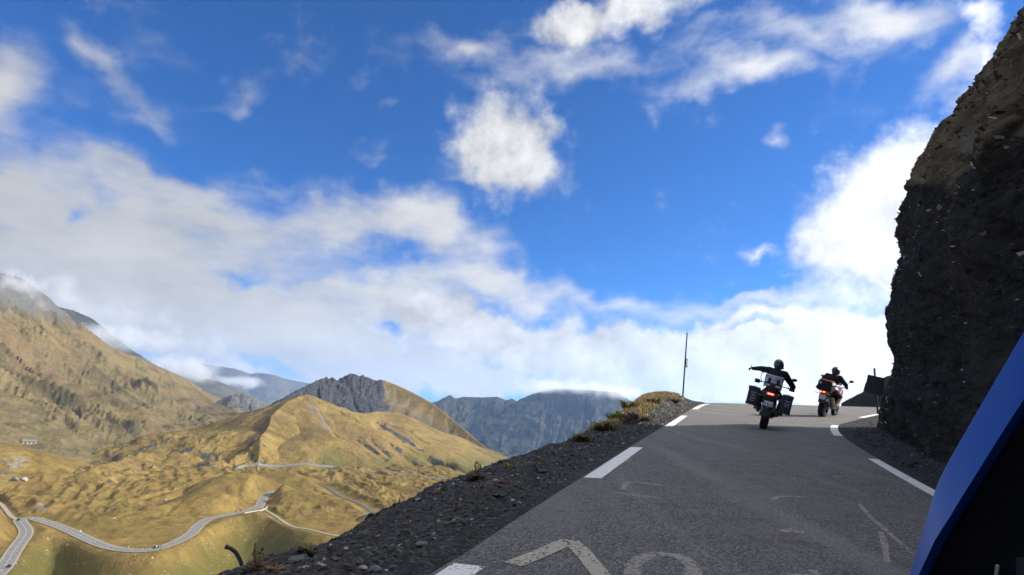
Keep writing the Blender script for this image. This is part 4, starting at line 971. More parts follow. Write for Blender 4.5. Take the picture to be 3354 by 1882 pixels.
def make_touring_bike():
    root = empty('motorcycle', (0, 0, 0))
    tag(root, 'adventure touring motorcycle with aluminium top case leaning into the curve', 'motorcycle', 'motorcycles riding up the pass')
    wheel(root, 0.0, 0.335, 0.18, M_greymetal, 10); wheel(root, 1.52, 0.345, 0.12, M_greymetal, 10)
    MB().tube([(0.13, 0.02, 0.335), (0.13, 0.55, 0.42)], 0.035).tube([(-0.13, 0.02, 0.335), (-0.13, 0.55, 0.42)], 0.035).build('swingarm', M_black, root)
    MB().box((0, 0.62, 0.50), (0.34, 0.50, 0.42), bev=0.05).cone((-0.36, 0.72, 0.48), (0.36, 0.72, 0.48), 0.085, n=14).build('engine', M_greymetal, root)
    MB().tube([(0.16, 0.55, 0.34), (0.20, 0.20, 0.40)], 0.03).cone((0.19, 0.25, 0.40), (0.22, -0.20, 0.50), 0.055, 0.06, 14).build('exhaust', M_black, root)
    MB().prism([(-0.28, 0.86), (0.2, 0.83), (0.55, 0.84), (0.72, 0.98), (0.60, 1.02), (0.2, 0.90), (-0.28, 0.95)], 'x', -0.14, 0.14, 0.02).build('seat', M_black, root)
    MB().ball((0, 0.90, 0.92), (0.20, 0.34, 0.19)).box((0, 0.75, 0.78), (0.30, 0.4, 0.2), bev=0.06).build('fuel_tank', M_black, root)
    MB().box((0, -0.20, 0.88), (0.40, 0.42, 0.12), (R(6), 0, 0), 0.04).box((0, -0.02, 0.76), (0.34, 0.4, 0.26), bev=0.05).box((0, -0.34, 0.80), (0.24, 0.16, 0.16), (R(20), 0, 0), 0.03).build('tail_unit', M_panel, root)
    MB().box((0, -0.28, 0.58), (0.21, 0.04, 0.50), (R(-14), 0, 0), 0.015).box((0, -0.18, 0.62), (0.18, 0.3, 0.05), (R(25), 0, 0), 0.02).build('mudguard', M_panel, root)
    t = MB().box((0, -0.435, 0.915), (0.175, 0.04, 0.052), bev=0.016).build('tail_light', M_tail, root)
    for x in (-0.045, 0, 0.045): MB().ball((x, -0.458, 0.915), (0.018, 0.008, 0.013)).build('bulb', M_tailcore, t)
    for s in (-1, 1): MB().cone((s * 0.10, -0.34, 0.83), (s * 0.22, -0.36, 0.83), 0.009, n=6).box((s * 0.235, -0.36, 0.83), (0.075, 0.05, 0.022), bev=0.008).build('indicator', M_greymetal, root)
    number_plate(root, (0, -0.40, 0.70), 0.215, 0.20, [('W', 0.086, -0.045, 0.045), ('V', 0.086, 0.048, 0.045), ('C', 0.086, 0.092, 0.045), ('8', 0.086, -0.075, -0.052), ('8', 0.086, -0.015, -0.052), ('0', 0.086, 0.032, -0.052), ('E', 0.086, 0.078, -0.052)], R(-10))
    MB().box((0, -0.375, 0.565), (0.085, 0.012, 0.035), (R(-10), 0, 0), 0.005).build('reflector', M_reflect, root)
    # panniers with printed rows
    for s in (-1, 1):
        p = MB().box((s * 0.385, -0.10, 0.735), (0.27, 0.50, 0.43), (0, 0, 0), 0.03).build('pannier', M_panel, root)
        MB().box((s * 0.40, -0.10, 0.965), (0.262, 0.515, 0.045), bev=0.012).build('lid', M_black, p)
        MB().tube([(s * 0.36, -0.14, 0.985), (s * 0.36, -0.10, 1.005), (s * 0.44, -0.10, 1.005), (s * 0.44, -0.06, 0.985)], 0.007, 6).build('handle', M_greymetal, p)
        for i in range(3 if s < 0 else 2):
            for q_, ch in enumerate('TKH'):
                me = text_mesh(ch, 0.062); o = link('lettering', me, M_mark, p); o.location = (s * 0.40 + 0.01 + (q_ - 1) * 0.042, -0.3525, 0.835 - i * 0.072); o.rotation_euler = (math.pi / 2, 0, 0)
        MB().box((s * 0.40 + 0.01, -0.3515, 0.637 + (0.072 if s > 0 else 0)), (0.11, 0.002, 0.010)).build('print_line', M_mark, p)
        for c in ((-1, -1), (1, -1), (-1, 1), (1, 1)): MB().box((s * 0.40 + c[0] * 0.112, -0.335, 0.735 + c[1] * 0.19), (0.03, 0.045, 0.05), bev=0.008).build('corner_guard', M_black, p)
        MB().tube([(s * 0.27, 0.10, 0.93), (s * 0.27, -0.30, 0.93), (s * 0.27, -0.30, 0.62), (s * 0.27, 0.10, 0.62)], 0.010, 6).build('pannier_rack', M_black, root)
    # top case
    tc = MB().box((0, -0.16, 1.205), (0.40, 0.36, 0.25), bev=0.022).build('top_case', M_alu, root)
    MB().box((0, -0.16, 1.360), (0.415, 0.375, 0.055), bev=0.015).build('lid', M_alu, tc)
    for s in (-1, 1):
        MB().box((s * 0.205, -0.16, 1.21), (0.012, 0.372, 0.33), bev=0.004).build('corner_strip', M_panel, tc)
        MB().box((s * 0.105, -0.345, 1.235), (0.072, 0.018, 0.14), bev=0.02).build('latch', M_black, tc)
        MB().box((s * 0.12, -0.345, 1.125), (0.115, 0.012, 0.045), bev=0.004).build('reflector_strip', M_mark, tc)
    MB().box((0, -0.3415, 1.135), (0.375, 0.004, 0.115), bev=0.001).build('lower_panel', M_panel, tc)
    MB().box((0, -0.3425, 1.29), (0.15, 0.006, 0.10), bev=0.002).build('badge_panel', simple('case_panel', (0.34, 0.36, 0.40), 0.4, metal=0.3), tc)
    for q_, ch in enumerate('WPZN'):
        me = text_mesh(ch, 0.036); o = link('lettering', me, M_ink, tc); o.location = (0.005 + (q_ - 1.5) * 0.026, -0.3465, 1.222); o.rotation_euler = (math.pi / 2, 0, 0)
    MB().box((0, -0.15, 1.055), (0.30, 0.34, 0.04), bev=0.012).box((0, -0.12, 0.99), (0.16, 0.2, 0.10), bev=0.02).box((0, -0.325, 1.10), (0.05, 0.03, 0.13), bev=0.01).build('luggage_rack', M_black, root)
    # front end
    MB().tube([(0.09, 1.52, 0.345), (0.09, 1.24, 1.02)], 0.028).tube([(-0.09, 1.52, 0.345), (-0.09, 1.24, 1.02)], 0.028).build('fork', M_greymetal, root)
    MB().box((0, 1.50, 0.74), (0.15, 0.42, 0.03), (R(-8), 0, 0), 0.012).build('front_fender', M_black, root)
    MB().box((0, 1.28, 1.02), (0.34, 0.30, 0.28), (R(18), 0, 0), 0.06).build('fairing', M_black, root)
    MB().box((0, 1.30, 1.30), (0.32, 0.012, 0.30), (R(-28), 0, 0), 0.005).build('windscreen', simple('smoked_screen', (0.03, 0.035, 0.04), 0.1, spec=0.6), root)
    MB().tube([(-0.44, 0.98, 1.14), (-0.22, 1.08, 1.15), (0.22, 1.08, 1.15), (0.44, 0.98, 1.14)], 0.013, 8).build('handlebar', M_black, root)
    for s in (-1, 1):
        MB().cone((s * 0.44, 0.98, 1.14), (s * 0.33, 1.03, 1.145), 0.019, n=10).build('grip', M_rubber, root)
        MB().box((s * 0.44, 1.07, 1.14), (0.14, 0.05, 0.11), (0, 0, s * -0.4), 0.02).build('hand_guard', M_black, root)
        mirror(root, s, (s * 0.33, 1.03, 1.16), (s * (0.44 if s > 0 else 0.36), 0.98, 1.40 if s > 0 else 1.44))
        MB().box((s * 0.20, 0.52, 0.36), (0.13, 0.05, 0.025), bev=0.008).tube([(s * 0.12, 0.52, 0.36), (s * 0.12, 0.50, 0.55)], 0.012, 6).build('foot_peg', M_greymetal, root)
    return root

def make_sport_bike():
    root = empty('motorcycle', (0, 0, 0))
    tag(root, 'red sport motorcycle with orange topped tail bag rounding the cliff corner', 'motorcycle', 'motorcycles riding up the pass')
    wheel(root, 0.0, 0.325, 0.19, M_greymetal, 6); wheel(root, 1.46, 0.30, 0.12, M_greymetal, 6)
    MB().tube([(0.12, 0.0, 0.325), (0.12, 0.52, 0.42)], 0.035).tube([(-0.12, 0.0, 0.325), (-0.12, 0.52, 0.42)], 0.035).build('swingarm', M_greymetal, root)
    MB().box((0, 0.70, 0.48), (0.32, 0.52, 0.40), bev=0.05).build('engine', M_greymetal, root)
    MB().cone((0.17, 0.62, 0.33), (0.20, 0.32, 0.42), 0.03, 0.04).cone((0.20, 0.34, 0.42), (0.235, -0.14, 0.66), 0.062, 0.068, 16).cone((0.235, -0.14, 0.66), (0.24, -0.17, 0.675), 0.06, 0.045, 16).build('exhaust', M_exhaust, root)
    MB().prism([(-0.30, 0.90), (0.25, 0.80), (0.52, 0.80), (0.62, 0.92), (0.35, 0.88), (-0.30, 0.98)], 'x', -0.13, 0.13, 0.02).build('seat', M_black, root)
    MB().ball((0, 0.80, 0.90), (0.19, 0.30, 0.17)).build('fuel_tank', M_red, root)
    MB().prism([(0.62, 0.40), (1.05, 0.34), (1.28, 0.62), (1.34, 0.92), (1.10, 1.05), (0.86, 0.86), (0.70, 0.66)], 'x', -0.21, 0.21, 0.05).build('side_fairing', M_red, root)
    MB().prism([(0.80, 0.86), (0.90, 0.96), (0.95, 0.92), (0.92, 0.60), (0.86, 0.56)], 'x', 0.208, 0.218, 0.003).build('fairing_stripe', M_whitefab, root)
    MB().box((0, -0.22, 0.84), (0.22, 0.44, 0.10), (R(-8), 0, 0), 0.03).build('tail_unit', M_panel, root)
    t = MB().box((0, -0.45, 0.865), (0.20, 0.035, 0.05), bev=0.014).build('tail_light', M_tail, root)
    for x in (-0.05, 0.05): MB().ball((x, -0.47, 0.865), (0.024, 0.008, 0.015)).build('bulb', M_tailcore, t)
    MB().box((0, -0.36, 0.66), (0.19, 0.03, 0.36), (R(-22), 0, 0), 0.012).build('mudguard', M_panel, root)
    number_plate(root, (0, -0.425, 0.70), 0.19, 0.17, [('W', 0.075, -0.045, 0.04), ('3', 0.075, 0.045, 0.04), ('1', 0.075, 0.078, 0.04), ('4', 0.075, -0.05, -0.042), ('8', 0.075, -0.005, -0.042), ('K', 0.075, 0.055, -0.042)], R(-20))
    for s in (-1, 1): MB().cone((s * 0.08, -0.40, 0.80), (s * 0.20, -0.40, 0.80), 0.008, n=6).box((s * 0.215, -0.40, 0.80), (0.06, 0.04, 0.02), bev=0.007).build('indicator', M_amber if s > 0 else M_greymetal, root)
    # tail bag: dark body, orange flap, pale side band
    b = MB().box((0, -0.10, 1.07), (0.46, 0.50, 0.34), bev=0.085).ball((-0.13, -0.20, 0.98), (0.16, 0.16, 0.10)).build('tail_bag', M_jacket, root)
    MB().box((0.02, -0.11, 1.242), (0.36, 0.42, 0.035), (R(-4), R(5), 0), 0.016).build('top_flap', M_orange, b)
    MB().box((0.225, -0.12, 1.16), (0.02, 0.40, 0.075), (0, R(-18), 0), 0.008).build('side_band', M_whitefab, b)
    MB().box((-0.13, -0.352, 1.15), (0.07, 0.006, 0.05), bev=0.002).build('patch', M_mark, b)
    MB().tube([(0.085, 1.46, 0.30), (0.085, 1.22, 0.98)], 0.028).tube([(-0.085, 1.46, 0.30), (-0.085, 1.22, 0.98)], 0.028).build('fork', M_greymetal, root)
    MB().box((0, 1.46, 0.62), (0.14, 0.34, 0.03), (R(-8), 0, 0), 0.012).build('front_fender', M_red, root)
    MB().box((0, 1.30, 1.22), (0.28, 0.012, 0.26), (R(-32), 0, 0), 0.005).build('windscreen', simple('clear_screen', (0.25, 0.27, 0.28), 0.08, spec=0.6), root)
    MB().tube([(-0.40, 0.98, 1.07), (-0.20, 1.08, 1.06), (0.20, 1.08, 1.06), (0.40, 0.98, 1.07)], 0.013, 8).build('handlebar', M_black, root)
    for s in (-1, 1):
        MB().cone((s * 0.40, 0.98, 1.07), (s * 0.29, 1.03, 1.065), 0.019, n=10).build('grip', M_rubber, root)
        mirror(root, s, (s * 0.26, 1.12, 1.10), (s * 0.46, 1.06, 1.32))
        MB().box((s * 0.18, 0.45, 0.38), (0.12, 0.05, 0.025), bev=0.008).tube([(s * 0.12, 0.45, 0.38), (s * 0.12, 0.45, 0.52)], 0.012, 6).build('foot_peg', M_greymetal, root)
    return root

def hand(mb, wrist, direction, up, grip=True, thumb_up=False):
    """palm, four jointed fingers of unequal length and a thumb leaving the side of the palm"""
    w0 = Vector(wrist); d = Vector(direction).normalized(); n = Vector(up); n = (n - d * n.dot(d)).normalized(); sd = d.cross(n)
    pc = w0 + d * 0.05
    for i in range(4): mb.capsule(w0 + sd * (i - 1.5) * 0.015 + d * 0.01, w0 + d * 0.085 + sd * (i - 1.5) * 0.021, 0.017, 0.014, 8)
    lens = (0.072, 0.082, 0.077, 0.060)
    for i in range(4):
        p = w0 + d * 0.088 + sd * (i - 1.5) * 0.021; L = lens[i]
        if grip:
            q = p + (d * 0.6 - n * 0.8) * L * 0.5; r = q + (-d * 0.5 - n * 0.86) * L * 0.33; e = r + (-d * 1.0) * L * 0.25
        else:
            q = p + (d - n * 0.15) * L * 0.48; r = q + (d - n * 0.35) * L * 0.30; e = r + (d - n * 0.5) * L * 0.25
        mb.capsule(p, q, 0.0115, 0.010, 7); mb.capsule(q, r, 0.010, 0.0095, 7); mb.capsule(r, e, 0.0095, 0.0085, 7)
    tb = w0 + d * 0.035 + sd * -0.034
    if thumb_up: t1 = tb + n * 0.045 - sd * 0.005; t2 = t1 + n * 0.045 + d * 0.004
    else: t1 = tb - sd * 0.022 + d * 0.03; t2 = t1 + d * 0.02 - n * 0.022 + sd * 0.008
    mb.capsule(tb, t1, 0.014, 0.012, 7); mb.capsule(t1, t2, 0.012, 0.010, 7)

def make_rider(name, label, J, helmet_mat, thumb=False):
    """one continuous body grown over the joints J, then helmet and visor as children"""
    mb = MB(); V = lambda k: Vector(J[k])
    pel, chest, neck, head = V('pelvis'), V('chest'), V('neck'), V('head')
    mb.ball(pel, (0.185, 0.15, 0.14)); mb.ball((pel * 0.6 + chest * 0.4), (0.165, 0.125, 0.17)); mb.ball(chest, (0.225, 0.15, 0.20))
    mb.capsule(pel, chest, 0.14, 0.15); mb.capsule(chest, neck, 0.13, 0.075); mb.capsule(neck, head, 0.065, 0.07)
    for s, k in ((-1, 'l'), (1, 'r')):
        sh, el_, wr = V('sh_' + k), V('el_' + k), V('wr_' + k); hp, kn_, an, toe = V('hip_' + k), V('kn_' + k), V('an_' + k), V('toe_' + k)
        mb.capsule(chest * 0.5 + neck * 0.5, sh, 0.11, 0.096); mb.capsule(sh, el_, 0.092, 0.070); mb.capsule(el_, wr, 0.068, 0.048)
        mb.capsule(hp, kn_, 0.115, 0.078); mb.capsule(kn_, an, 0.072, 0.050); mb.capsule(an, toe, 0.050, 0.042); mb.capsule(an + Vector((0, -0.05, -0.035)), toe, 0.042, 0.04)
        hd = J['hand_' + k]; hand(mb, wr, hd[0], hd[1], hd[2], hd[3])
    o = mb.build(name, M_jacket)
    md = o.modifiers.new('remesh', 'REMESH'); md.mode = 'VOXEL'; md.voxel_size = 0.0085; md.use_smooth_shade = True
    sm = o.modifiers.new('smooth', 'SMOOTH'); sm.factor = 0.5; sm.iterations = 4
    dc = o.modifiers.new('decimate', 'DECIMATE'); dc.ratio = 0.35
    bake_mods(o); tag(o, label, 'person', 'motorcycle riders on the pass')
    hm = MB(); f_ = Vector(J['look']).normalized()
    h = bpy.data.objects.new('helmet', None)
    me = bpy.data.meshes.new('helmet'); bm = bmesh.new(); bmesh.ops.create_uvsphere(bm, u_segments=28, v_segments=20, radius=1.0)
    for v in bm.verts:                                  # full-face shell: x right, y ahead, z up
        x, y, z = v.co
        if z < -0.62: z = -0.62 + (z + 0.62) * 0.25; x *= 0.93; y *= 0.96
        if y > 0 and z < 0.1: y *= 1.0 + 0.22 * min(1.0, (0.1 - z) / 0.6)
        if y < 0 and z < -0.2: y *= 0.92
        v.co = (x * 0.128, y * 0.150, z * 0.152)
    bm.to_mesh(me); bm.free(); me.polygons.foreach_set('use_smooth', np.ones(len(me.polygons), dtype=bool))
    bpy.data.objects.remove(h)
    h = link('helmet', me, helmet_mat, o); h.location = head + Vector((0, 0, 0.03)); h.rotation_euler = J['head_rot']
    MB().ball((0, 0.055, 0.018), (0.122, 0.105, 0.062)).build('visor', M_visor, h)
    MB().box((0, -0.145, 0.03), (0.07, 0.03, 0.02), (R(-10), 0, 0), 0.008).build('vent', M_black, h)
    MB().ring((0, 0, -0.100), (0, 0, 1), 0.1, [(-0.012, 0.100), (-0.012, 0.116), (0.012, 0.118), (0.012, 0.104)], 24).build('neck_roll', M_black, h)
    return o

def place_bike(root, u, w, yaw, lean, scale=1.0):
    x, y, _ = uw(u, w); z = drop(ROAD_BVH, float(x), float(y), float(road_z(u, w)))
    base = math.atan2(UH[0], UH[1])
    root.rotation_mode = 'QUATERNION'
    q = Euler((0, 0, -(base + yaw))).to_quaternion() @ Euler((math.atan(GRADE) * math.cos(yaw), 0, 0)).to_quaternion() @ Euler((0, lean, 0)).to_quaternion()
    root.rotation_quaternion = q; root.location = (float(x), float(y), z); root.scale = (scale,) * 3
    return root
def follow(o, bike):
    o.rotation_mode = 'QUATERNION'; o.rotation_quaternion = bike.rotation_quaternion; o.location = bike.location; o.scale = bike.scale

RZ = Vector((0, 0, 0))
b1 = make_touring_bike()
place_bike(b1, *on_road(2498, 1403), R(5), R(15), 0.93)
J1 = dict(pelvis=(0, 0.38, 0.98), chest=(0.0, 0.50, 1.36), neck=(0.0, 0.54, 1.56), head=(0.0, 0.57, 1.66), look=(0, 1, 0), head_rot=(R(-4), R(-14), R(-3)),
          sh_l=(-0.20, 0.53, 1.49), el_l=(-0.41, 0.64, 1.48), wr_l=(-0.60, 0.74, 1.43), sh_r=(0.20, 0.53, 1.48), el_r=(0.45, 0.70, 1.22), wr_r=(0.43, 0.92, 1.16),
          hip_l=(-0.10, 0.40, 0.95), kn_l=(-0.27, 0.82, 0.80), an_l=(-0.23, 0.52, 0.44), toe_l=(-0.25, 0.68, 0.40), hip_r=(0.10, 0.40, 0.95), kn_r=(0.27, 0.82, 0.80), an_r=(0.23, 0.52, 0.44), toe_r=(0.25, 0.68, 0.40),
          hand_l=((-0.9, 0.35, -0.15), (0.15, 0, 1), True, True), hand_r=((0, 1, -0.05), (0, 0, 1), True, False))
r1 = make_rider('person', 'rider in black jacket stretching the left arm out sideways', J1, M_helmet, True); follow(r1, b1)
b2 = make_sport_bike()
place_bike(b2, *on_road(2692, 1363), R(22), R(13), 1.01)
J2 = dict(pelvis=(0, 0.34, 0.95), chest=(0.0, 0.54, 1.27), neck=(0.0, 0.62, 1.45), head=(0.02, 0.66, 1.56), look=(0, 1, 0), head_rot=(R(-6), R(-12), R(-14)),
          sh_l=(-0.20, 0.60, 1.38), el_l=(-0.38, 0.72, 1.18), wr_l=(-0.37, 0.92, 1.09), sh_r=(0.20, 0.60, 1.38), el_r=(0.38, 0.74, 1.18), wr_r=(0.37, 0.92, 1.09),
          hip_l=(-0.10, 0.36, 0.92), kn_l=(-0.25, 0.78, 0.74), an_l=(-0.21, 0.42, 0.47), toe_l=(-0.22, 0.58, 0.42), hip_r=(0.10, 0.36, 0.92), kn_r=(0.26, 0.78, 0.74), an_r=(0.21, 0.42, 0.47), toe_r=(0.22, 0.58, 0.42),
          hand_l=((0, 1, -0.05), (0, 0, 1), True, False), hand_r=((0, 1, -0.05), (0, 0, 1), True, False))
r2 = make_rider('person', 'rider in dark clothes hunched over the red motorcycle', J2, M_helmet2); follow(r2, b2)

# ------------------------------------------------------------------ loose stones (joined), stones one can point at, plants
def slab_cloud(P, N, size, flat, mat, name, label, parent=None, seed=1, tone=None):
    """P (n,3) positions, N (n,3) surface normals, size (n,): irregular flat stones as one mesh"""
    g = np.random.default_rng(seed); n = len(P)
    base = np.array([(-1, -1, -1), (1, -1, -1), (1, 1, -1), (-1, 1, -1), (-1, -1, 1), (1, -1, 1), (1, 1, 1), (-1, 1, 1)], float)
    fc = np.array([(0, 3, 2, 1), (4, 5, 6, 7), (0, 1, 5, 4), (1, 2, 6, 5), (2, 3, 7, 6), (3, 0, 4, 7)])
    V = base[None] * (1 + g.uniform(-0.45, 0.35, (n, 8, 3)))
    V[:, 4:, :2] *= g.uniform(0.45, 0.95, (n, 1, 1))
    V *= np.stack([size * g.uniform(0.6, 1.3, n), size * g.uniform(0.4, 0.9, n), size * flat * g.uniform(0.5, 1.4, n)], -1)[:, None, :]
    N = N + g.normal(0, 0.28, N.shape); N /= np.linalg.norm(N, axis=1)[:, None]
    a = g.normal(size=(n, 3)); t1 = np.cross(N, a); t1 /= np.linalg.norm(t1, axis=1)[:, None]; t2 = np.cross(N, t1)
    W = P[:, None] + V[..., 0:1] * t1[:, None] + V[..., 1:2] * t2[:, None] + V[..., 2:3] * N[:, None]
    F_ = (fc[None] + (np.arange(n) * 8)[:, None, None]).reshape(-1, 4)
    tn = g.random(n) if tone is None else tone
    me = mesh_np(name, W.reshape(-1, 3), F_, False, dict(tone=np.repeat(tn, 8)))
    o = link(name, me, mat, parent); o['kind'] = 'stuff'
    if label: o['label'] = label
    return o
def stone_mat(name, lo, mid, hi, p_hi=0.9):
    mt, k, bs = mat_new(name); t = attr(k, 'tone'); ob = k.new('ShaderNodeTexCoord').outputs['Object']; n = k.noise(ob, 60, 4, 0.65)
    c = k.mix(k.lin(t, 0, 0.8), lo, mid); c = k.mix(k.smooth(t, p_hi - 0.03, p_hi + 0.06), c, hi)
    c = k.mix(k.smooth(n, 0.4, 0.75, 0, 0.5), c, tuple(x * 0.6 for x in lo))
    k.l.new(c, bs.inputs['Base Color']); bs.inputs['Roughness'].default_value = 0.7; bs.inputs['Specular IOR Level'].default_value = 0.2
    return mt
M_stone = stone_mat('shale_stone', (0.014, 0.0135, 0.013), (0.105, 0.10, 0.093), (0.46, 0.44, 0.40), 0.95)
M_flake = stone_mat('slate_flake', (0.014, 0.014, 0.0145), (0.06, 0.059, 0.059), (0.16, 0.155, 0.15), 0.93)
M_cflake = stone_mat('cliff_flake', (0.010, 0.009, 0.008), (0.050, 0.045, 0.037), (0.40, 0.35, 0.26), 0.86)
def sample_grid(X, Y, Z, n, weight, seed):
    """random points on a grid surface, weighted; returns positions and normals"""
    g = np.random.default_rng(seed)
    P = np.stack([X, Y, Z], -1); du = P[1:, :-1] - P[:-1, :-1]; dv = P[:-1, 1:] - P[:-1, :-1]; nr = np.cross(du, dv)
    ar = np.linalg.norm(nr, axis=-1); w = (ar * weight[:-1, :-1]).ravel(); idx = g.choice(len(w), n, p=w / w.sum())
    i, j = np.unravel_index(idx, ar.shape); a, b = g.random((2, n, 1))
    p = P[i, j] + du[i, j] * a + dv[i, j] * b; nn = nr[i, j] / ar[i, j][:, None]; nn = np.where(nn[:, 2:3] < 0, -nn, nn)
    return p, nn, i, j
wt = sstep(0.0, 0.12, Q) * sstep(3.2, 1.5, Q - lip) * (U > 0.5) * (U < 34) / (1.2 + np.clip(U, 0, 40)) ** 0.9
p, nn, i, j = sample_grid(bx, by, zz, 27000, wt, 21)
sz = 0.007 + 0.016 * rng.random(len(p)) ** 2.0 + 0.020 * (rng.random(len(p)) > 0.985) + 0.0010 * np.hypot(p[:, 0], p[:, 1])
slab_cloud(p, nn, sz, 0.38, M_stone, 'shale_stones', 'loose dark shale chips covering the bank', verge, 31)
wg = sstep(0.02, 0.2, ag) * sstep(1.15, 0.9, ag) * ((Gg[..., 0] > 3) & (Gg[..., 0] < 27)) / (2 + np.clip(Gg[..., 0], 0, 40)) ** 0.6
p, nn, i, j = sample_grid(hx, hy, hz, 6500, wg, 22)
sz = 0.012 + 0.03 * rng.random(len(p)) ** 2 + 0.03 * (rng.random(len(p)) > 0.97)
slab_cloud(p, nn, sz, 0.30, M_flake, 'slate_chips', 'broken slate chips along the cliff foot', gutter, 32)
wc = np.where((cuu > 4) & (cuu < 20.5) & (cww < 12), 1.0, 0.0) * sstep(0.0, 0.3, SV) * (0.25 + sstep(-0.2, 0.4, fbm(arc * 0.6, SV * 0.9, 3, seed=420)))
p, nn, i, j = sample_grid(kx, ky, kz, 7000, wc, 23)
nrm_c = nout[i][:, 0:1] * np.array([[UH[0], UH[1], 0]]) + nout[i][:, 1:2] * np.array([[SIDE[0], SIDE[1], 0]])
sz = 0.018 + 0.05 * rng.random(len(p)) ** 2.5
slab_cloud(p, nrm_c * 0.35 + np.array([[0.15 * SIDE[0], 0.15 * SIDE[1], 0.9]]), sz, 0.12, M_cflake, 'slate_flakes', 'slate flakes standing out of the cliff face', cliff, 33)

def rock_mesh(name, size, seed, flat=0.7):
    g = random.Random(seed); bm = bmesh.new(); bmesh.ops.create_icosphere(bm, subdivisions=2, radius=1.0)
    pl = [(Vector((g.gauss(0, 1), g.gauss(0, 1), g.gauss(0, 1))).normalized(), g.uniform(0.55, 0.85)) for _ in range(9)]
    for v in bm.verts:
        for nrm_, dd in pl:
            t = v.co.dot(nrm_)
            if t > dd: v.co -= nrm_ * (t - dd)
        v.co *= 1 + g.uniform(-0.03, 0.03)
        v.co = Vector((v.co.x * size[0], v.co.y * size[1], v.co.z * size[2]))
    me = bpy.data.meshes.new(name); bm.to_mesh(me); bm.free(); return me
M_pale = simple('pale_stone', (0.30, 0.28, 0.245), 0.85, spec=0.2, var=0.3, scale=40, bump=0.01)
M_greyst = simple('grey_stone', (0.15, 0.148, 0.145), 0.85, spec=0.2, var=0.3, scale=40, bump=0.01)
for x, y, r, mt, lab in ((1380, 1786, 0.036, M_greyst, 'pale grey flat stone on the shale near the bottom of the bank'), (972, 1833, 0.045, M_greyst, 'long brownish stone at the lip of the shale bank'), (1187, 1862, 0.026, M_pale, 'small white stone in the shale at the lower edge'), (1133, 1798, 0.020, M_pale, 'white pebble high on the shale bank'), (1228, 1868, 0.036, M_greyst, 'flat grey stone beside the small white stone'),
                       (1002, 1860, 0.018, M_pale, 'upright white chip at the left end of the bank'), (1700, 1580, 0.020, M_pale, 'pale pebble in the shale above the lower white dash'), (1622, 1574, 0.032, M_pale, 'pale stone among weeds on the middle of the bank'), (2038, 1364, 0.15, M_pale, 'rounded pale boulder on the grassy mound'), (2100, 1375, 0.10, M_pale, 'white stone lying below the grass on the mound'), (2020, 1368, 0.10, M_greyst, 'grey stone beside the rounded pale boulder'), (2955, 1585, 0.05, M_greyst, 'yellowish slate lump in the gutter beside the right dash')):
    h, nr = hit_px(GUT_BVH if x > 2500 else VERGE_BVH, x, y)
    if h is None: continue
    o = link('stone', rock_mesh('stone', (r * 1.3, r, r * 0.6), int(x)), mt); o.location = h + Vector((0, 0, r * 0.2)); o.rotation_euler = (0, 0, x); tag(o, lab, 'stone')

def leaf_plant(name, lab, pos, r, n, cols, seed, up=0.6, wide=0.22, stalks=0, lw=None):
    """rosette of bent leaves; each leaf four faces"""
    g = np.random.default_rng(seed); V = []; F_ = []; T = []
    for q in range(n):
        a = g.uniform(0, 2 * math.pi); L = r * g.uniform(0.55, 1.1); rise = up * g.uniform(0.5, 1.4); w_ = L * wide * g.uniform(0.7, 1.3) if lw is None else lw
        d = np.array([math.cos(a), math.sin(a), 0]); sdv = np.array([-math.sin(a), math.cos(a), 0]); o_ = d * r * 0.12 * g.random() + np.array([g.normal(0, r * 0.2), g.normal(0, r * 0.2), 0])
        b0 = len(V); tn = g.random()
        for t, wf in ((0, 0.25), (0.4, 1.0), (0.75, 0.8), (1.0, 0.05)):
            c = o_ + d * L * t + np.array([0, 0, L * rise * (t - 0.55 * t * t)])
            V.append(c - sdv * w_ * wf * 0.5); V.append(c + sdv * w_ * wf * 0.5); T += [tn, tn]
        for e in range(3): F_.append((b0 + 2 * e, b0 + 2 * e + 1, b0 + 2 * e + 3, b0 + 2 * e + 2))
    root = empty(name, pos); tag(root, lab, 'plant')
    me = mesh_np('leaves', np.array(V), np.array(F_), True, dict(tone=np.array(T))); link('leaves', me, cols, root)
    if stalks:
        m_ = MB()
        for q in range(stalks):
            a = g.uniform(0, 6.3); p0 = Vector((0, 0, 0)); p1 = Vector((math.cos(a) * r * 0.3, math.sin(a) * r * 0.3, r * g.uniform(0.8, 1.5))); m_.cone(p0, p1, r * 0.016, r * 0.01, 5)
            m_.ball(p1, (r * 0.05, r * 0.05, r * 0.09), n=6, m_=5)
        m_.build('stalks', M_stalk, root)
    return root
def leaf_mat(name, a, b, dry=(0.20, 0.13, 0.05), pd=0.85):
    mt, k, bs = mat_new(name); t = attr(k, 'tone'); c = k.mix(k.lin(t, 0, pd), a, b); c = k.mix(k.smooth(t, pd, pd + 0.05), c, dry); k.l.new(c, bs.inputs['Base Color'])
    bs.inputs['Roughness'].default_value = 0.6
    tr = k.new('ShaderNodeBsdfTranslucent'); k.l.new(c, tr.inputs[0]); mx = k.new('ShaderNodeMixShader', i_0=0.3); k.l.new(bs.outputs[0], mx.inputs[1]); k.l.new(tr.outputs[0], mx.inputs[2])
    out = [n for n in k.n if n.type == 'OUTPUT_MATERIAL'][0]; k.l.new(mx.outputs[0], out.inputs[0]); return mt
M_stalk = simple('dry_stalk', (0.11, 0.055, 0.03), 0.8)
M_green = leaf_mat('weed_leaf', (0.045, 0.065, 0.018), (0.10, 0.115, 0.035))
M_olive = leaf_mat('cushion_leaf', (0.055, 0.055, 0.018), (0.12, 0.105, 0.035))
M_dry = leaf_mat('dry_grass_blade', (0.22, 0.15, 0.055), (0.36, 0.27, 0.12), (0.12, 0.085, 0.03), 0.8)
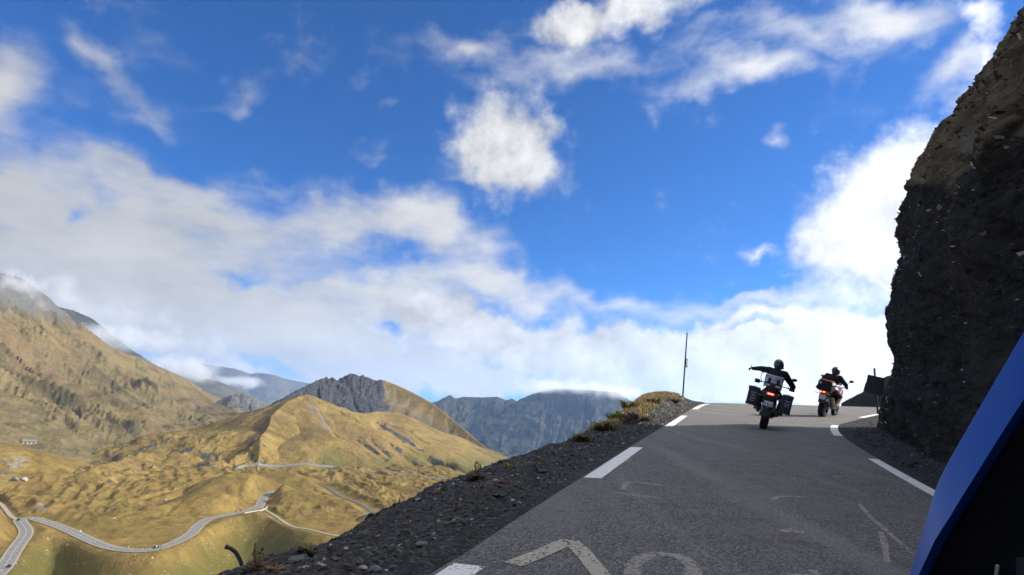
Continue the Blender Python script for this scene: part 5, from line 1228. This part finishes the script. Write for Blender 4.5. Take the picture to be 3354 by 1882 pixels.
M_rust = leaf_mat('rusty_leaf', (0.13, 0.06, 0.03), (0.20, 0.11, 0.05))
PLANTS = [  # x, y, radius, leaves, material, rise, stalks, label
    (1500, 1705, 0.075, 40, M_green, 0.5, 0, 'largest bright green weed low on the shale bank'), (1605, 1705, 0.04, 22, M_green, 0.5, 0, 'small green weed right of the largest weed'), (1625, 1617, 0.09, 40, M_green, 0.5, 0, 'wide flat green weed in the middle of the bank'), (1560, 1640, 0.08, 34, M_olive, 0.5, 2, 'yellowish weed left of the wide flat weed'),
    (1495, 1660, 0.07, 24, M_rust, 0.7, 5, 'reddish dry weed above the largest green weed'), (1640, 1575, 0.07, 26, M_rust, 0.7, 4, 'rusty weed beside a pale stone on the bank'), (1770, 1537, 0.10, 40, M_olive, 0.4, 0, 'flat olive weed above the lower white dash'), (1560, 1565, 0.13, 60, M_olive, 1.0, 14, 'dark bushy tuft with seed heads at the lip of the bank'),
    (1002, 1806, 0.10, 44, M_green, 1.0, 0, 'green grass tuft at the lip left of the bank'), (840, 1858, 0.09, 30, M_rust, 1.0, 14, 'brown withered tuft beside the bent pipe'), (905, 1862, 0.07, 30, M_dry, 0.8, 4, 'straw coloured tuft at the foot of the bank'), (1440, 1612, 0.08, 26, M_rust, 0.8, 6, 'low withered tuft on the skyline of the bank'),
    (1672, 1527, 0.09, 26, M_dry, 1.2, 6, 'thin dry tuft on the upper lip of the bank')]
for x, y, r, n, mt, up, st, lab in PLANTS:
    h, nr = hit_px(VERGE_BVH, x, y + 6)
    if h is None: h, nr = hit_px(VERGE_BVH, x, y + 30)
    if h is None: continue
    leaf_plant('weed', lab, h - Vector((0, 0, 0.005)), r, n, mt, int(x), up, 0.26, st)
SHRUBS = [(1903, 1435, 0.20, M_olive, 'lowest green cushion plant at the start of the grassy mound'), (1975, 1400, 0.26, M_olive, 'olive cushion plant next up the grassy mound'), (2022, 1368, 0.34, M_green, 'dark green bush on the steep side of the mound'), (2065, 1330, 0.36, M_green, 'darkest green bush high on the mound'), (2140, 1310, 0.30, M_olive, 'round green bush near the top of the mound'), (2210, 1308, 0.24, M_olive, 'olive tuft left of the snow pole'), (2105, 1368, 0.22, M_green, 'small green tuft at the foot of the dry grass')]
for x, y, r, mt, lab in SHRUBS:
    h, nr = hit_px(VERGE_BVH, x, y + 10)
    if h is None: h, nr = hit_px(VERGE_BVH, x + 10, y + 30)
    if h is None: continue
    leaf_plant('shrub', lab, h - Vector((0, 0, 0.03)), r, 170, mt, int(x), 1.3, 0.16)
def blades(name, lab, P, hgt, mat, seed, parent=None):
    g = np.random.default_rng(seed); n = len(P); a = g.uniform(0, 6.28, n); d = np.stack([np.cos(a), np.sin(a), np.zeros(n)], -1); h = hgt * g.uniform(0.5, 1.3, n)
    sd_ = np.stack([-d[:, 1], d[:, 0], np.zeros(n)], -1) * (0.004 + 0.004 * g.random(n))[:, None] * (1 + np.hypot(P[:, 0], P[:, 1])[:, None] * 0.03); lean = g.uniform(0.15, 0.8, n)[:, None]
    up = np.array([[0, 0, 1.0]]); b = P; m_ = P + up * (h * 0.6)[:, None] + d * lean * (h * 0.25)[:, None]; t = P + up * h[:, None] * 0.95 + d * lean * (h * 0.7)[:, None]
    V = np.stack([b - sd_, b + sd_, m_ - sd_ * 0.7, m_ + sd_ * 0.7, t], 1).reshape(-1, 3); k0 = np.arange(n)[:, None] * 5
    F3 = np.concatenate([k0 + np.array([[0, 1, 3]]), k0 + np.array([[0, 3, 2]]), k0 + np.array([[2, 3, 4]])])
    me = mesh_np(name, V, F3, True, dict(tone=np.repeat(g.random(n), 5))); o = link(name, me, mat, parent); return tag(o, lab, 'grass', kind='stuff')
clump = 0.25 + sstep(-0.1, 0.3, fbm(U * 1.1, Q * 1.1, 3, seed=340))
wt = clump * sstep(0.55, 0.9, Q) * sstep(2.0, 0.3, Q - lip) * sstep(11.5, 14, U) * sstep(31, 28, U)
p, nn, i, j = sample_grid(bx, by, zz, 14000, wt, 24); blades('dry_grass', 'straw coloured dry grass on the mound left of the crest', p, 0.13, M_dry, 51)
wt = sstep(-0.1, 0.3, fbm(U * 1.3 + 9, Q * 1.3, 3, seed=341)) * sstep(-0.25, 0.1, Q - lip) * sstep(1.6, 0.3, Q - lip) * (U > 2) * (U < 14)
p, nn, i, j = sample_grid(bx, by, zz, 420, wt, 25); blades('lip_grass', 'sparse withered grass along the outer lip of the bank', p, 0.05, M_rust, 52)
# grass fringe on the cliff skyline
wt = ((cuu > 14) & (cuu < 20)) * sstep(8.5, 10, SV) * sstep(0.0, 0.35, fbm(arc * 0.8, SV * 0.8, 3, seed=342))
p, nn, i, j = sample_grid(kx, ky, kz, 2500, wt, 26); blades('cliff_grass', 'brown grass growing on the upper edge of the cliff', p, 0.16, M_dry, 53)

# ------------------------------------------------------------------ small things beside the road
M_pole = simple('dark_steel', (0.022, 0.021, 0.026), 0.6, spec=0.3)
def ground_along(bv, x, y0, y1):
    for y in np.arange(y0, y1, 1.0):
        h, n = hit_px(bv, x, y)
        if h is not None: return h
hp = ground_along(VERGE_BVH, 2236, 1280, 1330)
pole = empty('snow_pole', hp - Vector((0, 0, 0.05))); pole.rotation_euler = (0, R(4.8), 0)
tag(pole, 'thin dark snow pole with a small plate on the mound', 'pole')
Hd = math.hypot(hp.x, hp.y); pxm = Hd / PF
MB().cone((0, 0, 0), (0, 0, 205 * pxm), 0.040, 0.030, 10).build('post', M_pole, pole)
MB().cone((0, 0, 205 * pxm), (0, 0, 220 * pxm), 0.010, 0.008, 6).build('tip', M_greymetal, pole)
pl = MB().box((0.10, 0.06, 110 * pxm), (0.21, 0.02, 27 * pxm), (0, 0, R(52)), 0.004).build('plate', M_pole, pole)
MB().box((0.096, 0.044, 110 * pxm), (0.14, 0.02, 19 * pxm), (0, 0, R(52)), 0.003).build('plate_face', simple('plate_grey', (0.20, 0.20, 0.19), 0.6), pl)
for z in (100, 120): MB().ring((0, 0, z * pxm), (0, 0, 1), 0.05, [(-0.015, 0.034), (-0.015, 0.042), (0.015, 0.042), (0.015, 0.034)], 12).build('clamp', M_greymetal, pole)

# weathered wooden crate remains on the mound
hb, _ = hit_px(VERGE_BVH, 2062, 1388); M_wood = simple('grey_wood', (0.075, 0.055, 0.04), 0.85, var=0.4, scale=18)
cr = empty('broken_crate', hb, (R(12), R(-18), R(30))); tag(cr, 'broken dark wooden crate lying in the dry grass', 'crate')
for q in range(4): MB().box((-0.20 + q * 0.13, 0, 0.10 + 0.02 * (q % 2)), (0.022, 0.24, 0.20 + 0.05 * (q % 3)), (R(4 * q), R(3 * q - 4), 0), 0.004).build('plank', M_wood, cr)
MB().box((0, -0.12, 0.06), (0.52, 0.02, 0.10), (0, R(3), 0), 0.004).build('rail', M_wood, cr); MB().box((0, 0.12, 0.07), (0.50, 0.02, 0.10), (0, R(-4), 0), 0.004).build('rail', M_wood, cr)

# bent black pipe at the lip
pb = ground_along(VERGE_BVH, 794, 1840, 1881) or Vector(at(794, 1860, 3.2))
Hd = math.hypot(pb.x, pb.y) * 1.03; q0 = Vector(at(795, 1862, Hd)); path = [Vector(at(x, y, Hd)) for x, y in ((799, 1880), (792, 1850), (784, 1828), (772, 1808), (757, 1796), (741, 1790))]
pp = MB(); pp.tube(path, 5.6 * Hd / PF, 10); pipe = empty('bent_pipe', path[0]); o = pp.build('pipe', simple('pipe_rubber', (0.035, 0.033, 0.045), 0.55), pipe); o.location = -path[0]
ax_ = (path[-1] - path[-2]).normalized(); o = MB().ring(path[-1], ax_, 1, [(-0.004, 5.0 * Hd / PF), (-0.004, 6.4 * Hd / PF), (0.006, 6.4 * Hd / PF), (0.006, 5.0 * Hd / PF)], 14).build('collar', M_black, pipe); o.location = -path[0]
tag(pipe, 'bent black pipe sticking out over the valley at the bank lip', 'pipe')

# bank of earth and a sign seen from behind, past the cliff corner
ln = catmull(np.array([at(2755, 1312, 46), at(2800, 1291, 45), at(2835, 1270, 44), at(2880, 1240, 43), at(2980, 1200, 42), at(3200, 1150, 41)]), 0.4)
nx = 24; tw = np.linspace(0, 1, nx)
Bx = ln[:, 0:1] + np.linspace(-3, 5, nx)[None] * vd[0]; By = ln[:, 1:2] + np.linspace(-3, 5, nx)[None] * vd[1]
Bz = ln[:, 2:3] - 0.75 * np.abs(np.linspace(-3, 5, nx))[None] + 0.18 * fbm(Bx * 0.9, By * 0.9, 4, seed=350)
o = link('earth_bank', grid_mesh('earth_bank', Bx, By, Bz), M_shale); tag(o, 'dark earth bank beyond the bend behind the cliff', 'bank', kind='structure')
sg = Vector(at(2862, 1312, 27.0)); sgn = empty('road_sign', sg); tag(sgn, 'pair of dark sign panels seen from behind past the cliff corner', 'sign')
px27 = 27.0 / PF; yaw_ = -math.atan2(vd[0], vd[1])
MB().cone((0.12, 0, -0.5), (0.12, 0, 1.25), 0.035, n=10).build('post', M_pole, sgn)
for nm, x, y, w_, h_, rr in (('panel', 2868, 1247, 42, 26, 14), ('panel', 2862, 1275, 46, 24, 17)):
    q = Vector(at(x, y, 27.0)) - sg; o = MB().box((0, 0, 0), (w_ * px27, 0.03, h_ * px27), bev=0.006).build(nm, M_pole, sgn, loc=q); o.rotation_euler = (0, R(rr), yaw_)

# ------------------------------------------------------------------ the camera motorcycle's blue fairing at the right edge
def cp(x, y, depth):
    d = fwd + (x - PW / 2) / PF * cright - (y - PH / 2) / PF * cup; return Vector(CAM + d * depth)
def loft(rows, close=False):
    """rows of points -> quads"""
    V = [p for r in rows for p in r]; n = len(rows[0]); F_ = []
    for i in range(len(rows) - 1):
        for j in range(n - (0 if close else 1)):
            j2 = (j + 1) % n; F_.append((i * n + j, i * n + j2, (i + 1) * n + j2, (i + 1) * n + j))
    return V, F_
M_blue = simple('blue_fairing_paint', (0.002, 0.046, 0.26), 0.38, spec=0.10, var=0.03, scale=6)
M_void = simple('black_fairing_liner', (0.0035, 0.0035, 0.0045), 0.8, spec=0.1)
fair = empty('motorcycle_fairing', cp(3300, 1700, 0.6)); tag(fair, 'blue and black fairing of the camera motorcycle filling the lower right corner', 'fairing')
E_ = [(3560, 745), (3430, 970), (3354, 1100), (3230, 1312), (3112, 1518), (3084, 1574), (3062, 1632), (3034, 1730), (2988, 1882), (2950, 2010)]
I_ = [(3560, 955), (3430, 1155), (3354, 1266), (3290, 1362), (3170, 1553), (3125, 1625), (3088, 1686), (3042, 1758), (2980, 1890), (2940, 2010)]
dE = [0.66, 0.665, 0.67, 0.675, 0.68, 0.675, 0.665, 0.65, 0.63, 0.61]; dI = [0.60, 0.60, 0.60, 0.60, 0.60, 0.60, 0.598, 0.594, 0.59, 0.585]
E_ = [(x - 8, y - 4) for x, y in E_]; I_ = [(x + 20, y + 11) for x, y in I_]
rows = []
for (e, i2, a, b) in zip(E_, I_, dE, dI):
    P0 = cp(*e, a); P1 = cp(*i2, b); ba = cp(e[0] + 14, e[1] + 6, a + 0.05)
    t = [ba, cp(e[0] + 2, e[1] + 1, a + 0.010)] + [P0.lerp(P1, q) for q in (0.015, 0.05, 0.2, 0.4, 0.6, 0.8, 0.9)] + [P1, cp(i2[0] + 9, i2[1] + 5, b + 0.008), cp(i2[0] + 22, i2[1] + 12, b + 0.024), cp(i2[0] + 34, i2[1] + 19, b + 0.045)]
    rows.append(t)
V_, F_ = loft(rows); o = MB().poly(V_, F_).build('blue_panel', M_blue, fair); o.location = -fair.location
sol = o.modifiers.new('thickness', 'SOLIDIFY'); sol.thickness = 0.003; sol.offset = -1; bake_mods(o)
rows = []
for (i2, b) in zip(I_, dI):
    rows.append([cp(i2[0] + 26, i2[1] + 14, b + 0.044), cp(i2[0] + 60, i2[1] + 34, b + 0.040), cp(i2[0] + 180, i2[1] + 100, b + 0.01), cp(i2[0] + 420, i2[1] + 230, b - 0.05), cp(i2[0] + 700, i2[1] + 420, b - 0.11)])
V_, F_ = loft(rows); o = MB().poly(V_, F_).build('black_liner', M_void, fair); o.location = -fair.location
sol = o.modifiers.new('thickness', 'SOLIDIFY'); sol.thickness = 0.004; sol.offset = 1; bake_mods(o)
o = MB().cone(cp(3262, 1900, 0.50), cp(3268, 1856, 0.505), 0.0016, n=10).ball(cp(3268, 1856, 0.505), 0.0019).build('bolt', M_exhaust, fair); o.location = -fair.location
o = MB().poly([cp(3328, 1826, 0.47), cp(3420, 1822, 0.47), cp(3420, 1960, 0.47), cp(3330, 1960, 0.47), cp(3334, 1832, 0.49), cp(3420, 1828, 0.49), cp(3420, 1960, 0.49), cp(3336, 1960, 0.49)], [(0, 1, 2, 3), (7, 6, 5, 4), (0, 4, 5, 1), (3, 2, 6, 7), (0, 3, 7, 4), (1, 5, 6, 2)]).build('grey_bracket', simple('bracket_grey', (0.03, 0.033, 0.042), 0.6), fair); o.location = -fair.location

# ------------------------------------------------------------------ things in the valley
def make_car(label, col, loc, yaw, group=None):
    root = empty('car', loc, (0, 0, yaw)); tag(root, label, 'car', group)
    paint = simple('car_paint', col, 0.3, coat=0.6)
    MB().prism([(-2.1, 0.30), (-2.12, 0.72), (-1.9, 0.88), (-0.9, 0.94), (1.0, 0.94), (1.95, 0.82), (2.1, 0.62), (2.1, 0.30)], 'x', -0.88, 0.88, 0.07).build('body', paint, root)
    cabm = MB().box((0, -0.25, 1.19), (1.56, 2.3, 0.52), bev=0.08, taper=(0.82, 0.62)).build('windows', M_visor, root)
    MB().box((0, -0.25, 1.45), (1.24, 1.36, 0.05), bev=0.02).build('roof', paint, root)
    for sx in (-1, 1):
        for yy in (-1.3, 1.32):
            w_ = MB().cone((sx * 0.66, yy, 0.32), (sx * 0.90, yy, 0.32), 0.32, n=16).build('wheel', M_rubber, root); MB().cone((sx * 0.86, yy, 0.32), (sx * 0.912, yy, 0.32), 0.2, n=12).build('rim', M_alu, w_)
        MB().box((sx * 0.62, 2.06, 0.70), (0.34, 0.10, 0.14), bev=0.03).build('headlight', M_plate, root); MB().box((sx * 0.64, -2.08, 0.74), (0.30, 0.08, 0.16), bev=0.03).build('tail_light', M_reflect, root)
    return root
def on_valley(x, y, dz=0.0): 
    p = at_z(x, y, ZV + 0.06); return Vector((p[0], p[1], ZV + 0.06 + dz))
def road_yaw(x, y):
    p = at_z(x, y, ZV); best = None
    for ln, w in LINES:
        i = int(np.argmin(np.hypot(ln[:, 0] - p[0], ln[:, 1] - p[1]))); d = math.hypot(ln[i, 0] - p[0], ln[i, 1] - p[1])
        if best is None or d < best[0]:
            t = ln[min(i + 1, len(ln) - 1)] - ln[max(i - 1, 0)]; best = (d, math.atan2(-t[0], t[1]))
    return best[1]
make_car('dark car driving on the valley road at the lower left corner', (0.018, 0.012, 0.016), on_valley(30, 1856), road_yaw(30, 1856))
make_car('blue car parked in the lay-by beside the valley road', (0.03, 0.14, 0.42), on_valley(668, 1690), road_yaw(690, 1697) + 0.25)
make_car('black car on the valley road by the marker post', (0.012, 0.012, 0.013), on_valley(512, 1794), road_yaw(512, 1798))
def on_far(x):
    i = int(np.argmin(np.abs(px_of(FARL[:, 0], FARL[:, 1], FARL[:, 2])[0] - x))); t = FARL[min(i + 1, len(FARL) - 1)] - FARL[max(i - 1, 0)]
    return Vector(FARL[i]), math.atan2(-t[0], t[1])
make_car('white car on the far road under the pointed hill', (0.6, 0.6, 0.6), *on_far(1083))
def small_bike(lab, x, y, far=False):
    pos_, yw_ = on_far(x) if far else (on_valley(x, y), road_yaw(x, y))
    root = empty('motorcycle', pos_, (0, 0, yw_)); tag(root, lab, 'motorcycle')
    for yy in (-0.7, 0.75):
        MB().ring((0, yy, 0.32), (1, 0, 0), 1, [(-0.08, 0.2), (-0.08, 0.32), (0.08, 0.32), (0.08, 0.2)], 18).build('wheel', M_rubber, root)
    MB().prism([(-0.85, 0.82), (-0.2, 0.76), (0.2, 0.95), (0.6, 1.0), (0.85, 0.9), (0.4, 0.35), (-0.3, 0.35)], 'x', -0.2, 0.2, 0.04).build('body', M_red, root)
    MB().tube([(0, 0.75, 0.32), (0, 0.55, 1.05)], 0.05).tube([(-0.4, 0.45, 1.1), (0.4, 0.45, 1.1)], 0.03).build('handlebar', M_black, root)
    r_ = MB().capsule((0, -0.25, 0.9), (0, 0.0, 1.4), 0.19, 0.2).ball((0, 0.06, 1.68), 0.15).capsule((0.22, 0, 1.42), (0.36, 0.40, 1.14), 0.08, 0.06).capsule((-0.22, 0, 1.42), (-0.36, 0.40, 1.14), 0.08, 0.06).capsule((0.15, -0.2, 0.9), (0.28, 0.2, 0.75), 0.12, 0.09).capsule((-0.15, -0.2, 0.9), (-0.28, 0.2, 0.75), 0.12, 0.09).capsule((0.28, 0.2, 0.75), (0.25, 0, 0.35), 0.08, 0.06).capsule((-0.28, 0.2, 0.75), (-0.25, 0, 0.35), 0.08, 0.06)
    o = r_.build('person', M_jacket); md = o.modifiers.new('remesh', 'REMESH'); md.mode = 'VOXEL'; md.voxel_size = 0.05; bake_mods(o); o.location = root.location; o.rotation_euler = root.rotation_euler
    tag(o, lab.replace('motorcycle', 'rider on the motorcycle'), 'person')
small_bike('tiny motorcycle heading for the bridge on the valley road', 772, 1677); small_bike('tiny motorcycle just behind the first near the bridge', 788, 1674)
small_bike('tiny motorcycle left of the white car on the far road', 1030, 1523, True); small_bike('tiny motorcycle leading the group on the far road', 1012, 1523, True)
mp = empty('marker_post', on_valley(524, 1806)); tag(mp, 'dark marker post standing at the valley road beside the black car', 'post')
MB().cone((0, 0, 0), (0, 0, 4.6), 0.17, 0.13, 8).build('post', M_wood, mp); MB().box((0, 0, 4.2), (0.5, 0.12, 0.7), bev=0.03).build('plate', M_pole, mp)
for x, y, lab in ((421, 1794, 'white marker post at the outside of the valley bend'), (262, 1742, 'white marker post up the road from the black car'), (140, 1697, 'white marker post above the S bend')):
    q = empty('marker_post', on_valley(x, y)); tag(q, lab, 'post'); MB().cone((0, 0, 0), (0, 0, 1.5), 0.12, 0.10, 8).build('post', M_plate, q); MB().cone((0, 0, 1.1), (0, 0, 1.3), 0.125, 0.125, 8).build('band', M_reflect, q)
# stone parapet of the little bridge at the bend
wl = road_line([(800, 1682), (830, 1676), (850, 1673), (868, 1668), (876, 1660)], 3.0)
pa = empty('bridge_parapet', tuple(wl[0])); tag(pa, 'pale stone parapet of the small bridge where the track leaves the road', 'wall')
M_masonry = simple('pale_masonry', (0.34, 0.31, 0.26), 0.9, var=0.25, scale=1.2)
for a, b in zip(wl[:-1], wl[1:]):
    c = (a + b) / 2; L = math.hypot(*(b - a)[:2]); o = MB().box((0, 0, 0), (L * 0.97, 0.7, 4.2), bev=0.05).build('block', M_masonry, pa, loc=Vector(c - wl[0]) + Vector((0, 0, -1.1))); o.rotation_euler = (0, 0, math.atan2(b[1] - a[1], b[0] - a[0]))
# hut on the lower slope of the left mountain
def hit_scene(x, y, names):
    best = None
    for n_, bv in names:
        h, nr = hit_px(bv, x, y)
        if h is not None and (best is None or h.length < best.length): best = h
    return best
left_m = bpy.data.objects['mountain']; hh, _ = hit_px(bvh_of(left_m), 96, 1452)
if hh is None: hh = Vector(at(96, 1452, 1000))
hu = math.hypot(hh.x, hh.y) / PF
hut = empty('stone_hut', hh - Vector((0, 0, 2 * hu)), (0, 0, R(40))); tag(hut, 'small stone farm hut with a grey roof on the left slope', 'hut')
MB().box((0, 0, 3 * hu), (28 * hu, 10 * hu, 8 * hu)).build('wall', M_masonry, hut)
MB().prism([(-6.5 * hu, 6.5 * hu), (0, 10.5 * hu), (6.5 * hu, 6.5 * hu), (6.5 * hu, 7.4 * hu), (0, 11.4 * hu), (-6.5 * hu, 7.4 * hu)], 'x', -15 * hu, 15 * hu).build('roof', M_greyst, hut)
for x in (-8, 0, 8): MB().box((x * hu, -5.02 * hu, 4 * hu), (3 * hu, 0.3 * hu, 3 * hu)).build('window', M_visor, hut)
M_brownrock = simple('brown_rock', (0.17, 0.135, 0.095), 0.9, spec=0.1, var=0.45, scale=0.5, bump=0.4)
# boulders and scattered stones on the meadows
for x, y, r, lab, mt in ((40, 1606, 4.2, 'dark boulder in the meadow at the left edge', M_greyst), (75, 1602, 4.0, 'pale boulder right of the dark one in the meadow', M_pale), (258, 1576, 8.0, 'big brown rock knob beyond the S bend', M_brownrock), (540, 1658, 2.2, 'white rock at the top of the golden knoll', M_pale), (372, 1706, 1.8, 'white rock at the left foot of the golden knoll', M_pale), (262, 1738, 1.2, 'pale rock beside the valley road', M_pale)):
    p = at_z(x, y, ZV); z = valley_z(p[0], p[1]); o = link('boulder', rock_mesh('boulder', (r, r * 0.8, r * 0.75), int(x + y)), mt); o.location = (p[0], p[1], z + r * 0.15); tag(o, lab, 'boulder')
wt = (0.15 + sstep(0.0, 0.4, fbm(VX / 24, VY / 24, 4, seed=124))) * ((RR > 270) & (RR < 700)) * sstep(25, -10, RR - RF) / (RR / 300) ** 2
p, nn, i, j = sample_grid(VX, VY, VZ, 5000, wt, 27)
slab_cloud(p, nn, 0.18 + 0.55 * rng.random(len(p)) ** 3, 0.6, M_pale, 'meadow_stones', 'pale stones strewn over the meadow below the valley road', None, 61)

# ------------------------------------------------------------------ cloud lying on the slopes
def mist(label, pts, density, scale_noise, seed):
    """closed flattened hulls filled with uneven cloud; pts = (x, y, distance, half width px, half height px, half depth m)"""
    for x, y, D, rx, ry, rz in pts:
        c = at(x, y, D); un = np.array([c[0], c[1]]) / math.hypot(c[0], c[1])
        me = bpy.data.meshes.new('mist'); bm = bmesh.new(); bmesh.ops.create_icosphere(bm, subdivisions=3, radius=1.0); bm.to_mesh(me); bm.free()
        o = link('mist', me); o.location = c; o.rotation_euler = (0, 0, -math.atan2(un[0], un[1])); o.scale = (rx * D / PF, rz, ry * D / PF)
        mt = bpy.data.materials.new('cloud_mist'); mt.use_nodes = True; k = NT(mt.node_tree); k.n.clear()
        ob = k.new('ShaderNodeTexCoord').outputs['Object']; gm = k.new('ShaderNodeNewGeometry').outputs['Position']
        n = k.noise(gm, 1.0 / scale_noise, 5, 0.6)
        ln_ = k.n.new('ShaderNodeVectorMath'); ln_.operation = 'LENGTH'; k.l.new(ob, ln_.inputs[0])
        f_ = k.math('ADD', k.math('SUBTRACT', 1.0, ln_.outputs['Value']), k.math('MULTIPLY', k.math('SUBTRACT', n, 0.5), 2.6))
        dn = k.smooth(f_, 0.22, 1.0, 0.0, density)
        v = k.new('ShaderNodeVolumePrincipled'); v.inputs['Color'].default_value = (0.97, 0.98, 1.0, 1); k.l.new(dn, v.inputs['Density']); v.inputs['Anisotropy'].default_value = 0.3
        k.l.new(v.outputs[0], k.new('ShaderNodeOutputMaterial').inputs['Volume']); me.materials.append(mt)
        tag(o, label, 'cloud', kind='stuff')
mist('wisp of cloud clinging to the left mountain top', [(75, 950, 2030, 85, 70, 70)], 0.020, 55, 1)
mist('cloud bank rolling over the ridge behind the ochre slope', [(430, 1110, 3900, 150, 60, 260), (590, 1205, 4400, 160, 55, 300), (330, 1085, 4000, 60, 30, 150)], 0.009, 150, 2)
mist('cloud cap on the dark blue range', [(1850, 1268, 5150, 240, 40, 420), (2020, 1284, 5000, 130, 34, 360)], 0.0045, 200, 3)
mist('strip of cloud in front of the pale blue range', [(770, 1248, 9500, 110, 26, 700)], 0.004, 350, 4)
build_haze()
